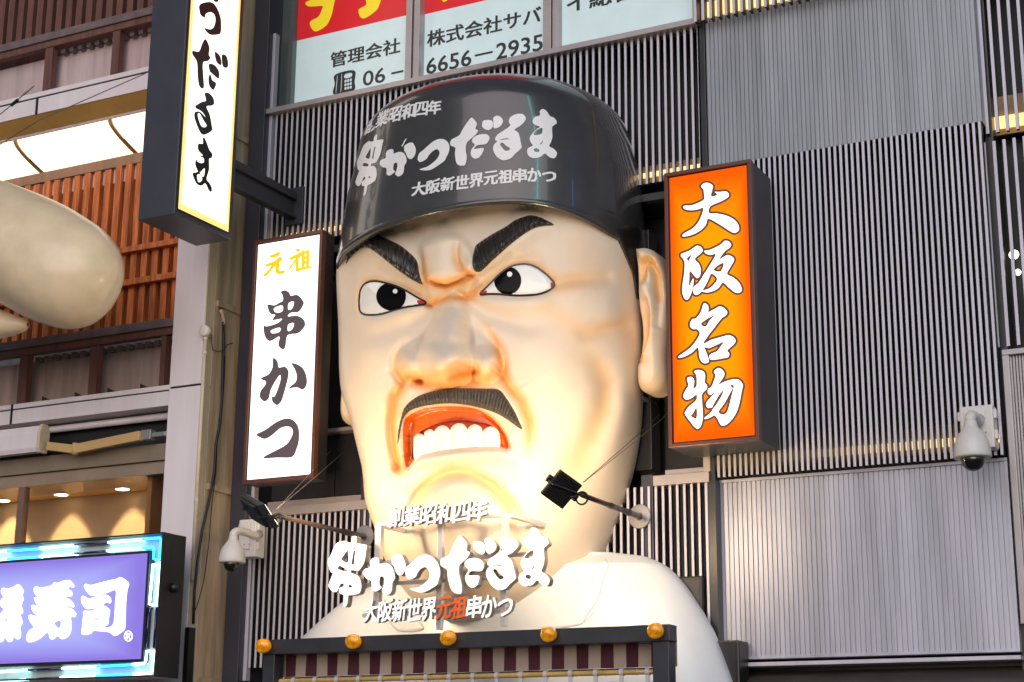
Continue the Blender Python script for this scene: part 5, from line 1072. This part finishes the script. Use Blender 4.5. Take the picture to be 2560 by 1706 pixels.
s = MB(); s.box(XN0, xP0-.004, YS+.05, .0, 0, zw1_-1.0); s.build('wall', m_lav, nb)
s = MB(); s.box(XN0, xP0, max(.81, yw_+.31), 4, 0, 11); s.build('core_wall', m_black, nb)

# neon framed sushi sign
YN = -1.05
ns = thing('neon_sushi_sign', 'violet backlit sushi shop sign with fat white characters, framed by blue and white neon tubes', 'sign', P(200, 1640, YN))
xR = (P(411.5, 1330, YN).x+P(384, 1692, YN).x)/2; zT = Z(411.5, 1330, YN); zB = Z(384, 1692, YN); xL_ = xR-3.3
dn = PX(466, 1345, xR).y-YN
s = MB(); s.box(xL_, xR, YN+.10, YN+dn, zB, zT); s.build('cabinet', m_blackp, ns, bevel=.004)
s = MB(); f = .012
s.box(xL_, xR, YN, YN+.099, zT-f, zT); s.box(xL_, xR, YN, YN+.099, zB, zB+f); s.box(xR-f, xR, YN, YN+.099, zB+f, zT-f); s.build('rim', m_blackp, ns)
m_nb = mat('neon_backing', (.50, .62, .66), .35, var=.25, scale=4)
s = MB(); s.box(xL_, xR-f, YN+.085, YN+.0985, zB+f, zT-f); s.build('backing', m_nb, ns)
xi = (P(370, 1385, YN+.02).x+P(352, 1645, YN+.02).x)/2; zi1 = Z(370, 1384, YN+.02); zi0 = Z(352, 1648, YN+.02)
s = MB(); s.box(xL_+.2, xi+.02, YN+.02, YN+.084, zi0-.022, zi1+.022); s.build('inner_frame', m_black, ns)
m_vio = glow_mat('violet_backlit_acrylic', (.44, .48, 1.0), (.27, .20, .74), .95, 0, 0)
s = MB(); s.box(xL_+.22, xi, YN+.005, YN+.019, zi0, zi1); s.build('face', m_vio, ns)
CH_ = (.153, 0, 1400); s = MB(); pN = lambda a, b_: P(a, b_, YN+.002)
letter(s, [[(1370, 430), (1400, 390), (1490, 410), (1700, 355), (1900, 310), (1965, 282), (2050, 325), (2110, 390), (2085, 490), (2065, 650), (2055, 900), (2045, 1120), (1980, 1190), (1870, 1245), (1780, 1185), (1600, 1165), (1530, 1160), (1480, 1210), (1380, 1228), (1330, 1205), (1340, 1080), (1360, 900), (1365, 835), (1480, 833), (1600, 790), (1700, 750), (1760, 785), (1800, 830), (1780, 950), (1770, 1050), (1700, 1102), (1780, 1102), (1840, 1060), (1865, 960), (1880, 700), (1890, 500), (1780, 530), (1650, 570), (1520, 592), (1460, 570), (1400, 500)],
    [(1325, 630), (1360, 585), (1450, 630), (1600, 595), (1730, 570), (1790, 600), (1820, 660), (1800, 715), (1735, 695), (1660, 760), (1520, 798), (1410, 800), (1340, 720)]], [[(1540, 980), (1610, 945), (1612, 962), (1550, 992)]], CH_, pN, 16)
letter(s, [[(550, 480), (580, 432), (680, 452), (840, 415), (890, 360), (925, 380), (1040, 340), (1140, 335), (1200, 390), (1215, 430), (1200, 455), (1150, 440), (1110, 475), (1170, 510), (1185, 570), (1170, 595), (1110, 600), (1085, 630), (1140, 645), (1200, 710), (1215, 760), (1190, 780), (1125, 755), (1075, 785), (1150, 785), (1220, 840), (1250, 890), (1220, 938), (1160, 930), (1170, 1050), (1160, 1170), (1110, 1260), (1010, 1298), (940, 1245), (880, 1298), (820, 1290), (790, 1200), (760, 1195), (650, 1290), (520, 1345), (440, 1330), (435, 1230), (480, 1150), (550, 1100), (500, 1030), (465, 940), (490, 895), (600, 917), (730, 882), (650, 903), (580, 890), (520, 820), (510, 760), (540, 735), (640, 757), (780, 714), (690, 743), (620, 745), (560, 660), (570, 610), (660, 607), (800, 572), (690, 598), (600, 590), (560, 540)]], [[(890, 1030), (990, 995), (985, 1100), (945, 1112)]], CH_, pN, 16)
letter(s, [[(20, 480), (60, 455), (120, 470), (220, 440), (295, 398), (350, 440), (390, 510), (370, 580), (390, 640), (370, 690), (355, 760), (380, 850), (350, 890), (315, 872), (350, 940), (370, 1040), (335, 1100), (345, 1200), (330, 1280), (280, 1300), (235, 1260), (225, 1230), (205, 1320), (150, 1345), (100, 1300), (85, 1255), (50, 1330), (0, 1345), (-60, 1300), (-70, 1150), (-60, 950), (0, 890), (60, 802), (20, 770), (5, 700), (30, 625), (80, 630), (120, 637), (200, 607), (110, 633), (60, 610), (20, 540)]], [[(70, 965), (115, 975), (110, 1060), (60, 1125), (95, 1060), (100, 1000)], [(258, 930), (268, 950), (257, 1000), (248, 990)], [(60, 800), (190, 752), (110, 782)]], CH_, pN, 14)
letter(s, [[(-330, 480), (-250, 440), (-210, 560), (-130, 520), (-110, 640), (-180, 760), (-100, 760), (-90, 880), (-180, 920), (-120, 1050), (-130, 1200), (-200, 1280), (-300, 1330), (-380, 1250), (-340, 1100), (-360, 900), (-300, 800), (-380, 700)]], [], CH_, pN, 18)
text(s, '®', lambda u, v: P(lerp(310, 331, u), lerp(1604, 1577, v), YN+.002), bold=.03); s.build('lettering', mat('sushi_letter_white', (.8, .8, .8), .3, emit=(1, 1, 1), es=1.3), ns, fix=False)
m_nw = mat('neon_white_cyan', (.5, .8, .8), .3, emit=(.62, 1, .96), es=4.5); m_nbl = mat('neon_blue', (.05, .3, .8), .3, emit=(.03, .42, 1), es=4.2); m_noff = mat('neon_unlit_blue', (.012, .016, .12), .15, coat=1)
NT_ = [(m_nw, [(-300, 690), (45, 660)]), (m_nbl, [(50, 660), (270, 645)]), (m_nw, [(275, 640), (515, 620)]), (m_noff, [(515, 618), (740, 603)]), (m_nw, [(750, 600), (980, 580)]), (m_nbl, [(985, 578), (1105, 568), (1116, 580), (1105, 715)]),
 (m_nw, [(-300, 748), (45, 716)]), (m_nbl, [(50, 715), (270, 700)]), (m_nw, [(275, 697), (515, 680)]), (m_noff, [(515, 678), (735, 660)]), (m_nw, [(740, 657), (980, 640)]), (m_nbl, [(985, 638), (1055, 632), (1066, 642), (1063, 715)]),
 (m_nw, [(1105, 735), (1080, 1035)]), (m_noff, [(1085, 1050), (1065, 1330)]), (m_nw, [(1065, 1350), (1052, 1490), (1040, 1505), (925, 1512)]), (m_nw, [(1060, 750), (1035, 1030)]), (m_noff, [(1035, 1050), (1010, 1330)]), (m_nw, [(1018, 1350), (1008, 1425), (996, 1437), (915, 1445)]),
 (m_nbl, [(910, 1447), (670, 1460)]), (m_nw, [(665, 1460), (430, 1472)]), (m_noff, [(415, 1472), (195, 1485)]), (m_nw, [(190, 1485), (-300, 1512)]), (m_nbl, [(905, 1513), (665, 1525)]), (m_nw, [(660, 1525), (420, 1535)]), (m_noff, [(400, 1537), (185, 1548)]), (m_nw, [(180, 1550), (-300, 1578)])]
for m_, pts in NT_:
    q = [P(.361*a, 1140+.361*b_, YN+.045) for a, b_ in pts]; bk = Vector((0, .035, 0)); s = MB(); s.tube([q[0]+bk]+q+[q[-1]+bk], .0095, 10); tb = s.build('neon_tube', m_, ns, smooth=True)
s = MB(); p = PX(430, 1470, xR); s.lathe([(0, 0), (.04, 0), (.035, .05), (.0, .06)], (xR, p.y, p.z), (1, 0, 0), 16); s.build('cable_gland', m_blackp, ns, smooth=True)

# glossy cream sculpture at the left edge
YG = -1.5
sc_ = thing('giant_cream_sculpture', 'huge glossy cream fibreglass shape with a rounded end at the left edge', 'sculpture', P(100, 820, YG))
OUT = [(-260, 420, 740), (-150, 432, 748), (-60, 448, 746), (0, 456, 746), (60, 478, 782), (110, 498, 806), (160, 521, 820), (200, 545, 815), (235, 566, 790), (262, 592, 755), (280, 618, 718), (290, 640, 690), (295, 658, 668)]
o_ = np.array(OUT, float); t_ = np.linspace(0, 1, len(OUT)); tt_ = np.linspace(0, 1, 60); tt_ = 1-(1-tt_)**1.4
o2 = np.stack([smooth1(np.interp(tt_, t_, o_[:, k]), 1) for k in range(3)], 1); R_ = []; n = 48
for px, a, b_ in o2:
    pa, pb_ = P(px, a, YG), P(px, b_, YG); c = (pa+pb_)/2; r = (pa.z-pb_.z)/2; w_ = np.linspace(0, 2*math.pi, n)
    R_.append(np.stack([np.full(n, c.x), YG-r*.85*np.sin(w_), c.z+r*np.cos(w_)], -1))
R_.append(np.repeat(R_[-1].mean(0)[None], n, 0)); R_ = np.array(R_)
m_scl = mat('glossy_cream_fibreglass', (.86, .70, .47), .30, var=.16, scale=3, coat=.2, bump=.05, bscale=25)
gridmesh('body', R_, m_scl, sc_)
OUT2 = [(-260, 700, 850), (-100, 740, 850), (0, 775, 846), (25, 785, 840), (45, 792, 834), (58, 796, 829), (66, 802, 823), (70, 808, 817)]; R_ = []
for px, a, b_ in OUT2:
    pa, pb_ = P(px, a, YG+.15), P(px, b_, YG+.15); c = (pa+pb_)/2; r = (pa.z-pb_.z)/2; w_ = np.linspace(0, 2*math.pi, n); R_.append(np.stack([np.full(n, c.x), YG+.15-r*np.sin(w_), c.z+r*np.cos(w_)], -1))
gridmesh('lower_lobe', np.array(R_), m_scl, sc_)
s = MB(); s.lathe([(0, .03), (.03, .02), (.04, 0)], P(-6, 630, YG-.36), (0, -1, 0), 14); s.build('red_mark', m_eyer, sc_, smooth=True)
s = MB(); p = P(-20, 640, YG+.1); s.box(p.x-.03, p.x+.05, YG+.1, .02, p.z-.03, p.z+.03); s.build('support_rod', m_steel, sc_)

# conduit, junction box and cables on the pillar's return wall
cdt = thing('cream_conduit', 'cream conduit with round white junction box running down the pale pillar corner', 'conduit', P(508, 1500, YS-.0))
yc_ = YS-.02; jx = P(516, 829, yc_); 
s = MB(); q = P(492, 1450, yc_); s.tube([(jx.x-.005, yc_, jx.z), (jx.x-.005, yc_, q.z)], .0155, 12); s.build('pipe', m_cream, cdt, smooth=True)
s = MB(); s.lathe([(0, .045), (.04, .043), (.047, .04), (.047, -.02), (0, -.02)], jx+Vector((0, 0, .0)), (0, -1, 0), 24); s.build('junction_box', m_white, cdt, smooth=True)
for zc2 in (jx.z-.06, jx.z-.18, jx.z-1.4): s = MB(); s.lathe([(.0155, -.012), (.021, -.012), (.021, .012), (.0155, .012)], (jx.x-.005, yc_, zc2), (0, 0, 1), 14); s.build('clip', m_cream, cdt)
Xw = xP1+.035
def cable(label, pts, r, name='hanging_cable', grp='cables on the return wall'):
    q = [PX(a, b_, Xw) for a, b_ in pts]; s = MB(); s.tube(q, r, 8); return tag(s.build(name, m_cable, None, smooth=True), label, 'cable', grp)
cable('thick black cable hanging from a pipe stub down the dirty return wall', [(558, 805), (559, 850), (557, 930), (555, 1000), (550, 1060), (540, 1110), (536, 1180), (525, 1240), (505, 1330), (494, 1400), (486, 1480), (483, 1560)], .011)
cable('thin black cable bowing away right of the thick one on the return wall', [(562, 890), (562, 930), (557, 1000), (548, 1050), (543, 1100), (540, 1180), (530, 1260), (522, 1360), (510, 1450), (496, 1505), (484, 1535)], .004)
cable('thin dark wire looping from the round junction box', [(528, 830), (530, 860), (532, 875), (545, 880), (558, 876), (568, 862), (582, 858)], .004)
s = MB(); s.tube([PX(a, b_, Xw) for a, b_ in ((552, 775), (556, 785), (560, 800), (559, 812))], .016, 10); tag(s.build('pipe_stub', m_tan, None, smooth=True), 'short rusty pipe stub poking out above the thick black cable', 'pipe')
s = MB(); p0 = PX(478, 1570, Xw); s.box(p0.x-.02, p0.x+.02, p0.y-.05, p0.y+.03, p0.z-.9, p0.z); tag(s.build('cable_duct', m_blackp, None), 'black cable duct below the tied cables beside the neon sign', 'cable duct')
# overhead wires at the top left
s = MB(); s.tube([P(-30, 380, -2.2), P(100, 300, -2.2), P(366, 183, -1.9)], .004, 6); tag(s.build('overhead_wire', m_wire, None), 'thin wire crossing in front of the glowing cove panels', 'wire')
t = thing('stay_wire', 'short stay wire with a turnbuckle crossing the white fascia at the left edge', 'wire', P(50, 250, -2.3))
s = MB(); s.tube([P(-40, 320, -2.3), P(85, 216, -2.3)], .004, 6); s.build('wire', m_wire, t)
s = MB(); s.tube([P(28, 264, -2.3), P(45, 250, -2.3)], .013, 8); s.build('turnbuckle', m_blackp, t)
s = MB(); s.tube([P(58, 238, -2.3), P(70, 228, -2.3)], .008, 8); s.build('clamp', m_galv, t)

# lit signs across the street whose streaks show on the glossy cap
def across(label, px, py, col, es, w_, h_, dist_):
    dr = ray(px, py); loc, nrm, _, _ = BC.ray_cast(CAM, dr); r = (dr-nrm*2*dr.dot(nrm)); r = Vector((r.x, r.y, 0)).normalized()
    p = Vector((loc.x, loc.y, 0))+r*dist_; z_ = 4.2
    t = thing('neon_pole_sign', label, 'sign', (p.x, p.y, 0)); m_ = mat(label, tuple(c*.3 for c in col), .3, emit=col, es=es)
    s = MB(); s.tube([(p.x, p.y, z_), (p.x, p.y, z_+h_)], w_, 12); s.build('neon_tube', m_, t, smooth=True)
    s = MB(); s.tube([(p.x, p.y, 0), (p.x, p.y, z_-.02)], .05, 10); s.box(p.x-.1, p.x+.1, p.y-.1, p.y+.1, z_-.06, z_-.01); s.build('post', m_steel, t)
across('tall cyan neon tube on a post across the street, mirrored in the black cap', 1340, 340, (.10, .85, .80), 14, .10, 12, 11)
across('thin blue neon tube on a post across the street, mirrored in the black cap', 1432, 420, (.10, .22, 1.0), 12, .06, 7, 11)
